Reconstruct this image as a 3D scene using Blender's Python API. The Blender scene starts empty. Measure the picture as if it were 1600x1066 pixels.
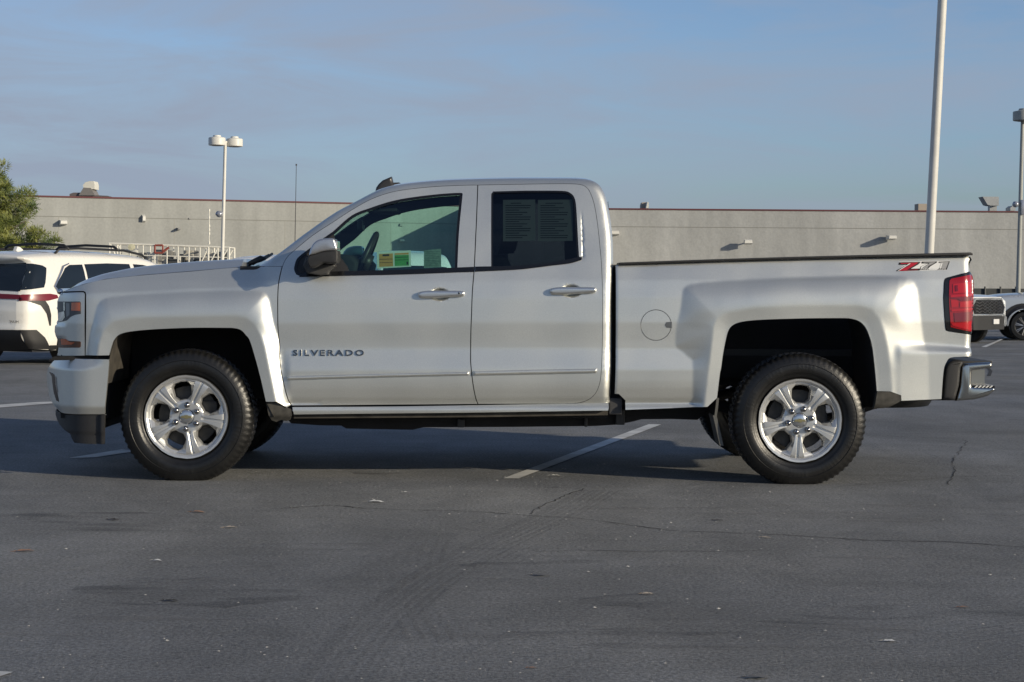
import bpy, bmesh, math, random
import numpy as np
from mathutils import Vector, Matrix
from mathutils.geometry import delaunay_2d_cdt
random.seed(7); rng = np.random.default_rng(7)
SC = bpy.context.scene
COL = SC.collection

# ---------------------------------------------------------------- camera
FPX, CX, CY, D, HC, ROLL = 2815.0, 765.0, 440.0, 10.7, 1.1974, 0.006
cam_data = bpy.data.cameras.new("camera")
cam = bpy.data.objects.new("camera", cam_data); COL.objects.link(cam)
cam.location = (0, -D, HC)
cam.rotation_mode = 'QUATERNION'
cam.rotation_quaternion = (Matrix.Rotation(-ROLL, 4, 'Y') @ Matrix.Rotation(math.radians(90), 4, 'X')).to_quaternion()
cam_data.sensor_width = 36.0
cam_data.lens = FPX * 36.0 / 1600.0
cam_data.shift_x = (800 - CX) / 1600.0
cam_data.shift_y = -(533 - CY) / 1600.0
cam_data.clip_start = 0.1; cam_data.clip_end = 3000
SC.camera = cam

# ---------------------------------------------------------------- sky and sun
SUN_AZ, SUN_EL = math.radians(31), math.radians(16)     # azimuth from +x towards the camera (-y)
SUNV = Vector((math.cos(SUN_EL)*math.cos(SUN_AZ), -math.cos(SUN_EL)*math.sin(SUN_AZ), math.sin(SUN_EL)))
world = bpy.data.worlds.new("World"); SC.world = world; world.use_nodes = True
nt = world.node_tree; N = nt.nodes; L = nt.links; N.clear()
wo = N.new('ShaderNodeOutputWorld'); bg = N.new('ShaderNodeBackground')
sky = N.new('ShaderNodeTexSky'); sky.sky_type = 'NISHITA'; sky.sun_disc = False
sky.sun_elevation = SUN_EL
sky.sun_rotation = math.atan2(SUNV.x, SUNV.y)
sky.air_density = 1.0; sky.dust_density = 1.0; sky.ozone_density = 2.0
bg.inputs[1].default_value = 0.105
tc = N.new('ShaderNodeTexCoord')
mp = N.new('ShaderNodeMapping'); mp.inputs['Scale'].default_value = (2.2, 2.6, 11.0); mp.inputs['Rotation'].default_value = (0.0, 0.12, 0.0)
mp.inputs['Location'].default_value = (0.35, 0.0, 0.55)
nz = N.new('ShaderNodeTexNoise'); nz.inputs['Scale'].default_value = 2.5; nz.inputs['Detail'].default_value = 9; nz.inputs['Roughness'].default_value = 0.60; nz.inputs['Distortion'].default_value = 0.5
cr_ = N.new('ShaderNodeValToRGB'); cr_.color_ramp.elements[0].position = 0.38; cr_.color_ramp.elements[1].position = 0.66
cr_.color_ramp.elements[0].color = (0,0,0,1); cr_.color_ramp.elements[1].color = (1,1,1,1)
L.new(tc.outputs['Generated'], mp.inputs[0]); L.new(mp.outputs[0], nz.inputs['Vector']); L.new(nz.outputs['Fac'], cr_.inputs[0])
tint = N.new('ShaderNodeMix'); tint.data_type = 'RGBA'; tint.blend_type = 'MULTIPLY'; tint.inputs['Factor'].default_value = 1.0
sx = N.new('ShaderNodeSeparateXYZ'); L.new(tc.outputs['Generated'], sx.inputs[0])
tr_ = N.new('ShaderNodeValToRGB'); e_ = tr_.color_ramp.elements
e_[0].position = 0.0; e_[0].color = (0.74, 0.90, 1.32, 1); e_[1].position = 0.35; e_[1].color = (0.84, 0.92, 1.10, 1)
e2 = tr_.color_ramp.elements.new(0.12); e2.color = (0.88, 1.02, 1.34, 1)
L.new(sx.outputs['Z'], tr_.inputs[0]); L.new(tr_.outputs[0], tint.inputs['B'])
L.new(sky.outputs[0], tint.inputs['A'])
cl = N.new('ShaderNodeMix'); cl.data_type = 'RGBA'
mlt = N.new('ShaderNodeMath'); mlt.operation = 'MULTIPLY'; mlt.inputs[1].default_value = 0.70
lf = N.new('ShaderNodeMapRange'); lf.inputs['From Min'].default_value = -.32; lf.inputs['From Max'].default_value = .25; lf.inputs['To Min'].default_value = .30; lf.inputs['To Max'].default_value = 0.02
sx0 = N.new('ShaderNodeSeparateXYZ'); L.new(tc.outputs['Generated'], sx0.inputs[0]); L.new(sx0.outputs['X'], lf.inputs['Value'])
ad_ = N.new('ShaderNodeMath'); ad_.operation = 'ADD'; ad_.use_clamp = True
L.new(cr_.outputs[0], mlt.inputs[0]); L.new(mlt.outputs[0], ad_.inputs[0]); L.new(lf.outputs[0], ad_.inputs[1]); L.new(ad_.outputs[0], cl.inputs['Factor'])
L.new(tint.outputs['Result'], cl.inputs['A']); cl.inputs['B'].default_value = (2.95, 3.5, 4.5, 1)
hi = N.new('ShaderNodeValToRGB'); h_ = hi.color_ramp.elements
h_[0].position = 0.17; h_[0].color = (1, 1, 1, 1); h_[1].position = 0.60; h_[1].color = (0.42, 0.52, 0.66, 1)
L.new(sx.outputs['Z'], hi.inputs[0])
fm = N.new('ShaderNodeMix'); fm.data_type = 'RGBA'; fm.blend_type = 'MULTIPLY'; fm.inputs['Factor'].default_value = 1.0
L.new(cl.outputs['Result'], fm.inputs['A']); L.new(hi.outputs[0], fm.inputs['B']); L.new(fm.outputs['Result'], bg.inputs[0]); L.new(bg.outputs[0], wo.inputs[0])

sd = bpy.data.lights.new("sun", 'SUN'); sd.energy = 4.2; sd.angle = math.radians(0.6); sd.color = (1.0, 0.875, 0.67)
sun = bpy.data.objects.new("sun", sd); COL.objects.link(sun)
sun.rotation_mode = 'QUATERNION'; sun.rotation_quaternion = SUNV.to_track_quat('Z', 'Y'); sun.location = (20, -20, 20)
SC.view_settings.view_transform = 'Standard'; SC.view_settings.look = 'None'
SC.view_settings.exposure = 0.0; SC.view_settings.gamma = 1.0
SC.view_settings.use_curve_mapping = False

# ---------------------------------------------------------------- pixel <-> place
_c, _s = math.cos(ROLL), math.sin(ROLL)
def unroll(px, py):
    u, v = px - CX, py - CY
    return u*_c + v*_s, -u*_s + v*_c
def P(px, py, Y=0.0):
    u, v = unroll(px, py); k = (Y + D)/FPX
    return (u*k, HC - v*k)
def PF(px, py, F, off=0.0):
    Y = 0.0
    for _ in range(4):
        x, z = P(px, py, Y); Y = float(F(np.array([x]), np.array([z]))[0]) + off
    return P(px, py, Y)
def gz(y):                                   # ground height: flat under the truck, then falling to a drain
    t = max(0.0, min(y, 40.0) - 7.0)
    return -0.0122*t*t/(t + 1.0) - max(0, y-50)*0.0005
def G(px, py):                               # pixel on the (near, flat) ground -> x, y
    u, v = unroll(px, py); k = HC/v
    return (u*k, FPX*k - D)
def W(px, py, Y):                            # pixel at world depth Y -> x, z
    return P(px, py, Y)

# ---------------------------------------------------------------- materials
MAT = {}
def mat(name, col, rough=0.5, metal=0.0, coat=0.0, spec=0.5, noise=0.0, nscale=8.0, bump=0.0, bscale=60.0, alpha=None, emit=None, coat_rough=0.03, detail=4):
    if name in MAT: return MAT[name]
    m = bpy.data.materials.new(name); m.use_nodes = True
    t = m.node_tree; b = t.nodes['Principled BSDF']
    b.inputs['Base Color'].default_value = (*col, 1); b.inputs['Roughness'].default_value = rough
    b.inputs['Metallic'].default_value = metal; b.inputs['Coat Weight'].default_value = coat
    b.inputs['Coat Roughness'].default_value = coat_rough; b.inputs['Specular IOR Level'].default_value = spec
    c = t.nodes.new('ShaderNodeTexCoord')
    if noise > 0:
        n = t.nodes.new('ShaderNodeTexNoise'); n.inputs['Scale'].default_value = nscale; n.inputs['Detail'].default_value = detail
        t.links.new(c.outputs['Object'], n.inputs['Vector'])
        r = t.nodes.new('ShaderNodeMapRange'); r.inputs['From Min'].default_value = .25; r.inputs['From Max'].default_value = .75
        r.inputs['To Min'].default_value = 1-noise; r.inputs['To Max'].default_value = 1+noise
        t.links.new(n.outputs['Fac'], r.inputs['Value'])
        x = t.nodes.new('ShaderNodeVectorMath'); x.operation = 'SCALE'; x.inputs[0].default_value = col
        t.links.new(r.outputs[0], x.inputs['Scale']); t.links.new(x.outputs[0], b.inputs['Base Color'])
    if bump > 0:
        n = t.nodes.new('ShaderNodeTexNoise'); n.inputs['Scale'].default_value = bscale; n.inputs['Detail'].default_value = 5
        t.links.new(c.outputs['Object'], n.inputs['Vector'])
        u = t.nodes.new('ShaderNodeBump'); u.inputs['Strength'].default_value = bump; u.inputs['Distance'].default_value = 0.01
        t.links.new(n.outputs['Fac'], u.inputs['Height']); t.links.new(u.outputs[0], b.inputs['Normal'])
    if emit: b.inputs['Emission Color'].default_value = (*emit, 1); b.inputs['Emission Strength'].default_value = 1
    MAT[name] = m; return m

def glass(name, tint, refl=0.9, rough=0.0, spec_ior=1.45):
    if name in MAT: return MAT[name]
    m = bpy.data.materials.new(name); m.use_nodes = True; t = m.node_tree; t.nodes.clear()
    o = t.nodes.new('ShaderNodeOutputMaterial'); tr = t.nodes.new('ShaderNodeBsdfTransparent'); tr.inputs[0].default_value = (*tint, 1)
    gl = t.nodes.new('ShaderNodeBsdfGlossy'); gl.inputs['Roughness'].default_value = rough; gl.inputs['Color'].default_value = (refl, refl, refl, 1)
    fr = t.nodes.new('ShaderNodeFresnel'); fr.inputs[0].default_value = spec_ior
    # symmetric fresnel (thin sheet): use geometry incoming dot normal abs via layer weight on both faces
    mx = t.nodes.new('ShaderNodeMixShader')
    lw = t.nodes.new('ShaderNodeLayerWeight'); lw.inputs[0].default_value = 0.25
    ad = t.nodes.new('ShaderNodeMath'); ad.operation = 'MULTIPLY_ADD'; ad.inputs[1].default_value = 0.55; ad.inputs[2].default_value = 0.07
    t.links.new(lw.outputs['Fresnel'], ad.inputs[0]); t.links.new(ad.outputs[0], mx.inputs[0])
    t.nodes.remove(fr)
    t.links.new(tr.outputs[0], mx.inputs[1]); t.links.new(gl.outputs[0], mx.inputs[2]); t.links.new(mx.outputs[0], o.inputs[0])
    MAT[name] = m; return m

def paint(name, col, metal=0.6, rough=0.38, coat=0.9, flake=0.06, dirt=0.0):
    """metallic or solid car paint with fine flake and a thin film of road dust"""
    m = mat(name, col, rough, metal, coat)
    t = m.node_tree; b = t.nodes['Principled BSDF']
    c = t.nodes.new('ShaderNodeTexCoord')
    n = t.nodes.new('ShaderNodeTexNoise'); n.inputs['Scale'].default_value = 230; n.inputs['Detail'].default_value = 2
    n2 = t.nodes.new('ShaderNodeTexNoise'); n2.inputs['Scale'].default_value = 3.0; n2.inputs['Detail'].default_value = 5
    t.links.new(c.outputs['Object'], n.inputs['Vector']); t.links.new(c.outputs['Object'], n2.inputs['Vector'])
    r = t.nodes.new('ShaderNodeMapRange'); r.inputs['From Min'].default_value = .3; r.inputs['From Max'].default_value = .7
    r.inputs['To Min'].default_value = 1-flake; r.inputs['To Max'].default_value = 1+flake
    t.links.new(n.outputs['Fac'], r.inputs['Value'])
    x = t.nodes.new('ShaderNodeVectorMath'); x.operation = 'SCALE'; x.inputs[0].default_value = col
    t.links.new(r.outputs[0], x.inputs['Scale']); t.links.new(x.outputs[0], b.inputs['Base Color'])
    r2 = t.nodes.new('ShaderNodeMapRange'); r2.inputs['From Min'].default_value = .3; r2.inputs['From Max'].default_value = .7
    r2.inputs['To Min'].default_value = rough-.04; r2.inputs['To Max'].default_value = rough+.05
    t.links.new(n2.outputs['Fac'], r2.inputs['Value']); t.links.new(r2.outputs[0], b.inputs['Roughness'])
    return m

SILVER = paint('silver_paint', (0.67, 0.68, 0.645), 0.80, 0.42, 1.0)
BLACKP = mat('black_plastic', (0.022, 0.022, 0.023), 0.55, bump=.12, bscale=300)
BLACKG = mat('gloss_black', (0.008, 0.008, 0.009), 0.18, coat=.3)
RUBBER = mat('rubber', (0.009, 0.009, 0.009), 0.38, noise=.35, nscale=14, bump=.12, bscale=120)
DARK = mat('underbody_black', (0.010, 0.010, 0.011), 0.8, noise=.4, nscale=6)
GRIME = mat('underbody_grime', (0.045, 0.040, 0.033), 0.9, noise=.5, nscale=12)
ALLOY = mat('alloy', (0.60, 0.605, 0.60), 0.36, 0.7, coat=.25)
CHROME = mat('chrome', (0.78, 0.78, 0.78), 0.09, 1.0)
STEEL = mat('brake_steel', (0.055, 0.053, 0.05), 0.5, 0.5, noise=.4, nscale=20)
TRIM = mat('cabin_trim', (0.03, 0.032, 0.036), 0.8, noise=.2, nscale=10)
GLASS = glass('window_glass', (0.66, 0.90, 0.83))
PRIV = glass('privacy_glass', (0.24, 0.29, 0.30), refl=.6); PRIVF = glass('far_privacy_glass', (0.10, 0.12, 0.15), refl=.6)
WSGL = glass('windshield_glass', (0.62, 0.85, 0.82))

# ---------------------------------------------------------------- objects
class Ctx: pass
K = Ctx(); K.o = Vector((0, 0, 0))
def new_obj(name, me, parent=None, m=None):
    o = bpy.data.objects.new(name, me); COL.objects.link(o)
    if parent: o.parent = parent
    if m: me.materials.append(m)
    return o
def tag(o, label=None, cat=None, group=None, kind=None):
    if label: o['label'] = label
    if cat: o['category'] = cat
    if group: o['group'] = group
    if kind: o['kind'] = kind
    return o
def thing(name, label, cat, loc=(0,0,0), rz=0, group=None):
    o = bpy.data.objects.new(name, None); COL.objects.link(o); o.location = loc; o.rotation_euler = (0,0,rz)
    o.empty_display_size = .3
    return tag(o, label, cat, group)
def mesh(name, verts, faces, m=None, parent=None, smooth=True, sharp=None, angle=None):
    """verts in build coordinates; K.o is subtracted so the part sits in its thing's frame"""
    me = bpy.data.meshes.new(name)
    ox, oy, oz = K.o
    me.from_pydata([(v[0]-ox, v[1]-oy, v[2]-oz) for v in verts], [], faces)
    me.validate(); me.update()
    if smooth: me.polygons.foreach_set('use_smooth', [True]*len(me.polygons))
    if sharp or angle:
        bm = bmesh.new(); bm.from_mesh(me)
        if angle:
            for e in bm.edges:
                if len(e.link_faces) == 2 and e.calc_face_angle(0) > angle: e.smooth = False
        if sharp:
            S = set(tuple(sorted(s)) for s in sharp)
            for e in bm.edges:
                if tuple(sorted((e.verts[0].index, e.verts[1].index))) in S: e.smooth = False
        bm.to_mesh(me); bm.free()
    return new_obj(name, me, parent, m)
class MB:
    def __init__(s): s.v = []; s.f = []
    def add(s, v, f):
        n = len(s.v); s.v += [tuple(p) for p in v]; s.f += [tuple(i+n for i in q) for q in f]; return s
    def box(s, x0, x1, y0, y1, z0, z1, b=0.0):
        if b <= 0:
            v = [(x0,y0,z0),(x1,y0,z0),(x1,y1,z0),(x0,y1,z0),(x0,y0,z1),(x1,y0,z1),(x1,y1,z1),(x0,y1,z1)]
            return s.add(v, [(0,3,2,1),(4,5,6,7),(0,1,5,4),(1,2,6,5),(2,3,7,6),(3,0,4,7)])
        bm = bmesh.new(); bmesh.ops.create_cube(bm, size=1)
        for q in bm.verts: q.co = Vector(((x0+x1)/2 + q.co.x*(x1-x0), (y0+y1)/2 + q.co.y*(y1-y0), (z0+z1)/2 + q.co.z*(z1-z0)))
        bmesh.ops.bevel(bm, geom=list(bm.edges), offset=b, segments=2, affect='EDGES', profile=.6)
        bm.verts.index_update()
        s.add([q.co[:] for q in bm.verts], [[q.index for q in f.verts] for f in bm.faces]); bm.free(); return s
    def bar(s, a, b, r, n=8, r2=None, cap=True):
        a = Vector(a); b = Vector(b); d = (b-a)
        if d.length < 1e-6: return s
        d.normalize(); u = d.orthogonal().normalized(); w = d.cross(u); r2 = r if r2 is None else r2
        v = []
        for c, rr in ((a, r), (b, r2)):
            for i in range(n):
                t = 2*math.pi*i/n; v.append(c + u*math.cos(t)*rr + w*math.sin(t)*rr)
        f = [(i, (i+1) % n, n+(i+1) % n, n+i) for i in range(n)]
        if cap: f += [tuple(range(n-1, -1, -1)), tuple(range(n, 2*n))]
        return s.add(v, f)
    def tube(s, pts, r, n=8, cap=True):
        pts = [Vector(p) for p in pts]; rs = r if isinstance(r, (list, tuple)) else [r]*len(pts)
        v = []; up = None
        for i, p in enumerate(pts):
            d = (pts[min(i+1, len(pts)-1)] - pts[max(i-1, 0)]).normalized()
            if up is None: up = d.orthogonal().normalized()
            up = (up - d*up.dot(d)).normalized(); w = d.cross(up)
            for k in range(n):
                t = 2*math.pi*k/n; v.append(p + (up*math.cos(t) + w*math.sin(t))*rs[i])
        f = [(i*n+k, i*n+(k+1) % n, (i+1)*n+(k+1) % n, (i+1)*n+k) for i in range(len(pts)-1) for k in range(n)]
        if cap: f += [tuple(range(n-1, -1, -1)), tuple(range((len(pts)-1)*n, len(pts)*n))]
        return s.add(v, f)
    def lathe(s, prof, n=32, axis='Z', c=(0,0,0), cap=False):
        """prof: (r, h) pairs"""
        v = []; m = len(prof)
        for i in range(n):
            t = 2*math.pi*i/n; a, b = math.cos(t), math.sin(t)
            for r, h in prof:
                q = (r*a, r*b, h) if axis == 'Z' else ((r*a, h, r*b) if axis == 'Y' else (h, r*a, r*b))
                v.append((q[0]+c[0], q[1]+c[1], q[2]+c[2]))
        f = []
        for i in range(n):
            j = (i+1) % n
            for k in range(m-1):
                q = (i*m+k, j*m+k, j*m+k+1, i*m+k+1)
                f.append(q if axis != 'Y' else q[::-1])
        return s.add(v, f)
    def prism(s, poly, y0, y1, axis='Y'):
        """poly (x,z) extruded along y"""
        n = len(poly)
        a = 0.5*sum(poly[i][0]*poly[(i+1) % n][1]-poly[(i+1) % n][0]*poly[i][1] for i in range(n))
        if a < 0: poly = poly[::-1]
        v = [(p[0], y0, p[1]) for p in poly] + [(p[0], y1, p[1]) for p in poly]
        f = [tuple(range(n)), tuple(range(2*n-1, n-1, -1))] + [((i+1) % n, i, n+i, n+(i+1) % n) for i in range(n)]
        return s.add(v, f)
    def build(s, name, m=None, parent=None, smooth=False, angle=None):
        return mesh(name, s.v, s.f, m, parent, smooth or bool(angle), None, angle)

# ---------------------------------------------------------------- curves and polygons
def cr(pts, n=6):
    """Catmull-Rom through the points, open"""
    pts = [np.array(p, float) for p in pts]
    if len(pts) < 3: return [tuple(p) for p in pts]
    out = []
    for i in range(len(pts)-1):
        p1, p2 = pts[i], pts[i+1]
        p0 = pts[i-1] if i else 2*p1-p2
        p3 = pts[i+2] if i+2 < len(pts) else 2*p2-p1
        for k in range(n):
            t = k/n
            out.append(tuple(0.5*((2*p1)+(-p0+p2)*t+(2*p0-5*p1+4*p2-p3)*t*t+(-p0+3*p1-3*p2+p3)*t**3)))
    out.append(tuple(pts[-1])); return out
def chain(*segs):
    out = []
    for s in segs:
        for p in s:
            if not out or math.hypot(p[0]-out[-1][0], p[1]-out[-1][1]) > 1e-6: out.append(tuple(p))
    if math.hypot(out[0][0]-out[-1][0], out[0][1]-out[-1][1]) < 1e-6: out.pop()
    return out
def resample(poly, sp, closed=True):
    out = []; n = len(poly)
    for i in range(n if closed else n-1):
        a = np.array(poly[i]); b = np.array(poly[(i+1) % n]); l = np.linalg.norm(b-a)
        if l < 1e-5: continue
        k = max(1, int(round(l/sp)))
        for j in range(k): out.append(tuple(a+(b-a)*j/k))
    if not closed: out.append(tuple(poly[-1]))
    return out
def area(poly):
    a = np.array(poly); b = np.roll(a, -1, 0)
    return 0.5*np.sum(a[:, 0]*b[:, 1]-b[:, 0]*a[:, 1])
def offset(poly, d):
    """positive d shrinks"""
    a = np.array(poly, float); s = 1 if area(poly) > 0 else -1
    e = np.roll(a, -1, 0)-a; l = np.linalg.norm(e, axis=1); l[l == 0] = 1; e /= l[:, None]
    nrm = np.stack([-e[:, 1], e[:, 0]], 1)*s
    m = nrm+np.roll(nrm, 1, 0); q = np.sum(m*nrm, 1); q[q < .35] = .35
    return [tuple(p) for p in a+m/q[:, None]*d]
def dist(pts, poly, closed=True):
    pts = np.asarray(pts, float); a = np.array(poly, float)
    b = np.roll(a, -1, 0) if closed else a[1:]
    if not closed: a = a[:-1]
    res = np.full(len(pts), 1e9)
    for i in range(0, len(pts), 4000):
        p = pts[i:i+4000, None, :]; ab = (b-a)[None]; l2 = np.sum(ab*ab, 2); l2[l2 == 0] = 1e-12
        t = np.clip(np.sum((p-a[None])*ab, 2)/l2, 0, 1)
        res[i:i+4000] = np.sqrt(np.min(np.sum((p-(a[None]+ab*t[..., None]))**2, 2), 1))
    return res
def inside(pts, poly):
    pts = np.asarray(pts, float); a = np.array(poly, float); b = np.roll(a, -1, 0)
    x = pts[:, 0][:, None]; y = pts[:, 1][:, None]
    c = ((a[None, :, 1] > y) != (b[None, :, 1] > y)) & (x < (b[None, :, 0]-a[None, :, 0])*(y-a[None, :, 1])/(b[None, :, 1]-a[None, :, 1]+1e-15)+a[None, :, 0])
    return (np.sum(c, 1) % 2) == 1
def ss(t):
    t = np.clip(t, 0, 1); return t*t*(3-2*t)
def rnd(d, r):
    q = np.clip(r-d, 0, r); return r-np.sqrt(np.maximum(r*r-q*q, 0))

def panel(name, outline, field, m, parent=None, holes=(), sp=.02, extra=None, thick=.02, far=None, yc=None, fl=True, sm_flange=False, nlift=0.0):
    """sheet over an outline in the x-z plane, depth from field(x,z), edges folded inwards by `thick`.
       far: build the mirror twin about y = yc as well"""
    O = resample(outline, sp); Hs = [resample(h, sp) for h in holes]
    a = np.array(O); x0, z0 = a.min(0); x1, z1 = a.max(0)
    gx, gzv = np.meshgrid(np.arange(x0+sp/2, x1, sp), np.arange(z0+sp/2, z1, sp))
    gx = gx + ((np.arange(gx.shape[0]) % 2)*sp/2)[:, None]
    g = np.stack([gx.ravel(), gzv.ravel()], 1)
    if extra is not None and len(extra): g = np.concatenate([g, np.array(extra)])
    k = inside(g, O) & (dist(g, O) > sp*.35)
    for h in Hs: k &= ~inside(g, h) & (dist(g, h) > sp*.35)
    g = g[k]
    pts = list(O); ed = [(i, (i+1) % len(O)) for i in range(len(O))]
    for h in Hs:
        n = len(pts); pts += h; ed += [(n+i, n+(i+1) % len(h)) for i in range(len(h))]
    pts += [tuple(p) for p in g]
    V, E, Fc = delaunay_2d_cdt([Vector(p) for p in pts], ed, [], 0, 1e-6, False)[:3]
    V = np.array([tuple(v) for v in V]); Fc = np.array(Fc)
    cen = V[Fc].mean(1); k = inside(cen, O)
    for h in Hs: k &= ~inside(cen, h)
    Fc = Fc[k]
    p = V[Fc]; ar = (p[:, 1, 0]-p[:, 0, 0])*(p[:, 2, 1]-p[:, 0, 1])-(p[:, 2, 0]-p[:, 0, 0])*(p[:, 1, 1]-p[:, 0, 1])
    kk = np.abs(ar) > 6e-8; Fc = Fc[kk]; ar = ar[kk]
    Fc[ar < 0] = Fc[ar < 0][:, ::-1]
    Y = field(V[:, 0], V[:, 1])
    if nlift:
        e = .006; gx_ = np.clip((field(V[:, 0]+e, V[:, 1])-field(V[:, 0]-e, V[:, 1]))/(2*e), -8, 8); gz_ = np.clip((field(V[:, 0], V[:, 1]+e)-field(V[:, 0], V[:, 1]-e))/(2*e), -8, 8)
        n_ = nlift/np.sqrt(1+gx_**2+gz_**2); Y = Y-n_; V = V+np.stack([gx_*n_, gz_*n_], 1)
    verts = [(V[i, 0], Y[i], V[i, 1]) for i in range(len(V))]; faces = [tuple(map(int, f)) for f in Fc]
    sharp = []
    if fl:
        cnt = {}
        for f in faces:
            for q in range(3):
                e = (f[q], f[(q+1) % 3]); cnt[tuple(sorted(e))] = None if tuple(sorted(e)) in cnt else e
        mp_ = {}
        for e in [c for c in cnt.values() if c]:
            for q in e:
                if q not in mp_:
                    mp_[q] = len(verts); verts.append((verts[q][0], verts[q][1]+thick, verts[q][2]))
            faces.append((e[1], e[0], mp_[e[0]], mp_[e[1]])); sharp.append(e)
    o = mesh(name, verts, faces, m, parent, True, None if sm_flange else sharp)
    if far:
        v2 = [(v[0], 2*yc-v[1], v[2]) for v in verts]
        mesh(name, v2, [f[::-1] for f in faces], m, parent, True, None if sm_flange else sharp)
    return o

def strip(name, near, farpts, m, parent=None, n=16, crown=0.0, cdir=None, power=2, smooth=True, thick=0, angle=None):
    """surface from the near edge curve to the far one, bulging by crown along cdir (list of unit (x,z)) """
    v = []; k = len(near)
    for i in range(k):
        a = Vector(near[i]); b = Vector(farpts[i]); c = cdir[i] if cdir else (0, 1)
        cc = crown[i] if isinstance(crown, (list, tuple)) else crown
        for j in range(n+1):
            t = j/n; w = 1-abs(2*t-1)**power
            q = a.lerp(b, t); v.append((q.x+c[0]*cc*w, q.y, q.z+c[1]*cc*w))
    f = [(i*(n+1)+j, i*(n+1)+j+1, (i+1)*(n+1)+j+1, (i+1)*(n+1)+j) for i in range(k-1) for j in range(n)]
    return mesh(name, v, f, m, parent, smooth, None, angle)

def pillow(name, poly, y0, y1, r, m, parent=None, far=None, yc=None, seg=4, smooth=True):
    """solid from an outline (x,z): front face at y0 with rounded edge r, back at y1"""
    rings = []
    for i in range(seg+1):
        t = i/seg*math.pi/2
        rings.append((offset(poly, r*(1-math.sin(t))), y0+r*(1-math.cos(t))))
    rings.append((poly, y1))
    if area(poly) < 0: rings = [(q[::-1], y) for q, y in rings]
    n = len(poly); v = [(p[0], y, p[1]) for q, y in rings for p in q]; f = [tuple(range(n))]
    for k in range(len(rings)-1):
        for i in range(n): j = (i+1) % n; f.append((k*n+j, k*n+i, (k+1)*n+i, (k+1)*n+j))
    f.append(tuple(range(len(v)-1, len(v)-n-1, -1)))
    o = mesh(name, v, f, m, parent, smooth, None, .9)
    if far: mesh(name, [(a, 2*yc-b, c) for a, b, c in v], [q[::-1] for q in f], m, parent, smooth, None, .9)
    return o

def text_mesh(txt, size, sx=1.0, shear=0.0, extr=0.0, bevel=0.0, spacing=1.0):
    cu = bpy.data.curves.new('t', 'FONT'); cu.body = txt; cu.size = size; cu.extrude = extr; cu.bevel_depth = bevel
    cu.shear = shear; cu.space_character = spacing; cu.resolution_u = 3; cu.align_x = 'CENTER'; cu.align_y = 'CENTER'
    o = bpy.data.objects.new('t', cu); COL.objects.link(o)
    dg = bpy.context.evaluated_depsgraph_get(); me = bpy.data.meshes.new_from_object(o.evaluated_get(dg))
    v = [(q.co.x*sx, q.co.y, q.co.z) for q in me.vertices]; f = [tuple(p.vertices) for p in me.polygons]
    bpy.data.objects.remove(o); bpy.data.curves.remove(cu); bpy.data.meshes.remove(me)
    return v, f
# ================================================================ the silver pickup
YC = 1.005
TX = 0.02
truck = thing('pickup_truck', 'silver extended cab pickup truck parked side-on in the middle of the lot', 'pickup truck', (TX, YC, 0))
K.o = Vector((TX, YC, 0))
Z0 = lambda x, y: np.array([P(x, y, 0)])[0]
pp = lambda pts, Y=0.0: [P(a, b, Y) for a, b in pts]

# ---- body side depth field
_zk = np.array([0.2, .36, .395, .40, .43, .452, .4655, .472, .482, .50, .56, .60, .672, .690, .74, .79, .84, .95, 1.10, 1.20, 1.258, 1.33, 1.50, 1.78, 1.83, 2.0])
_yk = np.array([.03, .022, .014, .0, -.006, -.002, .022, .020, .013, .005, -.005, -.008, -.009, -.006, .004, .013, .013, .009, .017, .034, .054, .080, .142, .237, .262, .34])
_zt = np.linspace(0.2, 2.0, 1801); _yt = np.interp(_zt, _zk, _yk)
_kr = np.exp(-0.5*(np.arange(-20, 21)/3.0)**2); _kr /= _kr.sum()
_yt = np.convolve(np.pad(_yt, 20, 'edge'), _kr, 'valid')
_yu = np.interp(_zt, _zk, np.where((_zk > .40) & (_zk < .80), .013, _yk))   # the same without the lower ledge
_yu = np.convolve(np.pad(_yu, 20, 'edge'), _kr, 'valid')
def zr(x, z): return z-.008*(x+.285)

BO_F = pp([(137,700),(137,575),(138.5,540),(140.5,510),(143,490),(147,475),(153,466.5),(165,461),(210,456.3),(300,451.2),(350,449.8),(400,449.6),(412,451),(420,457),(425,467),(427.5,482),(430.5,503),(434.5,528),(438.5,548),(442.5,570),(448,600),(460,650),(462,700)])
BL_F = pp([(152,700),(153,556),(156,536),(163.5,515),(178.5,503),(210,497),(300,495.3),(370,494),(385,497),(398.5,506),(407.5,522),(413.5,539),(420,570),(432,628.5),(440,700)])
BO_R = pp([(1083,700),(1083,564),(1056,541),(1056.5,520),(1058,500),(1060.5,475),(1063.5,452),(1069,444.5),(1080,440),(1100,437),(1140,434.5),(1240,429.8),(1340,427),(1390,426.5),(1408,428),(1421,432.5),(1430,440),(1435,450),(1437,465),(1440,500),(1445,535),(1450,560),(1452,700)])
BL_R = pp([(1092,700),(1099.5,624),(1105.5,579),(1110,540),(1113.5,510),(1120,496.5),(1133,489),(1175,481.5),(1250,478),(1340,478),(1360,483.5),(1372,497),(1379.5,518),(1385,542.5),(1389.5,580),(1392,610),(1398,700)])
X_NOSE = P(150, 500)[0]; X_NOSE1 = P(88, 500)[0]
LEDGE_R = P(1412, 551)[0]
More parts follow.
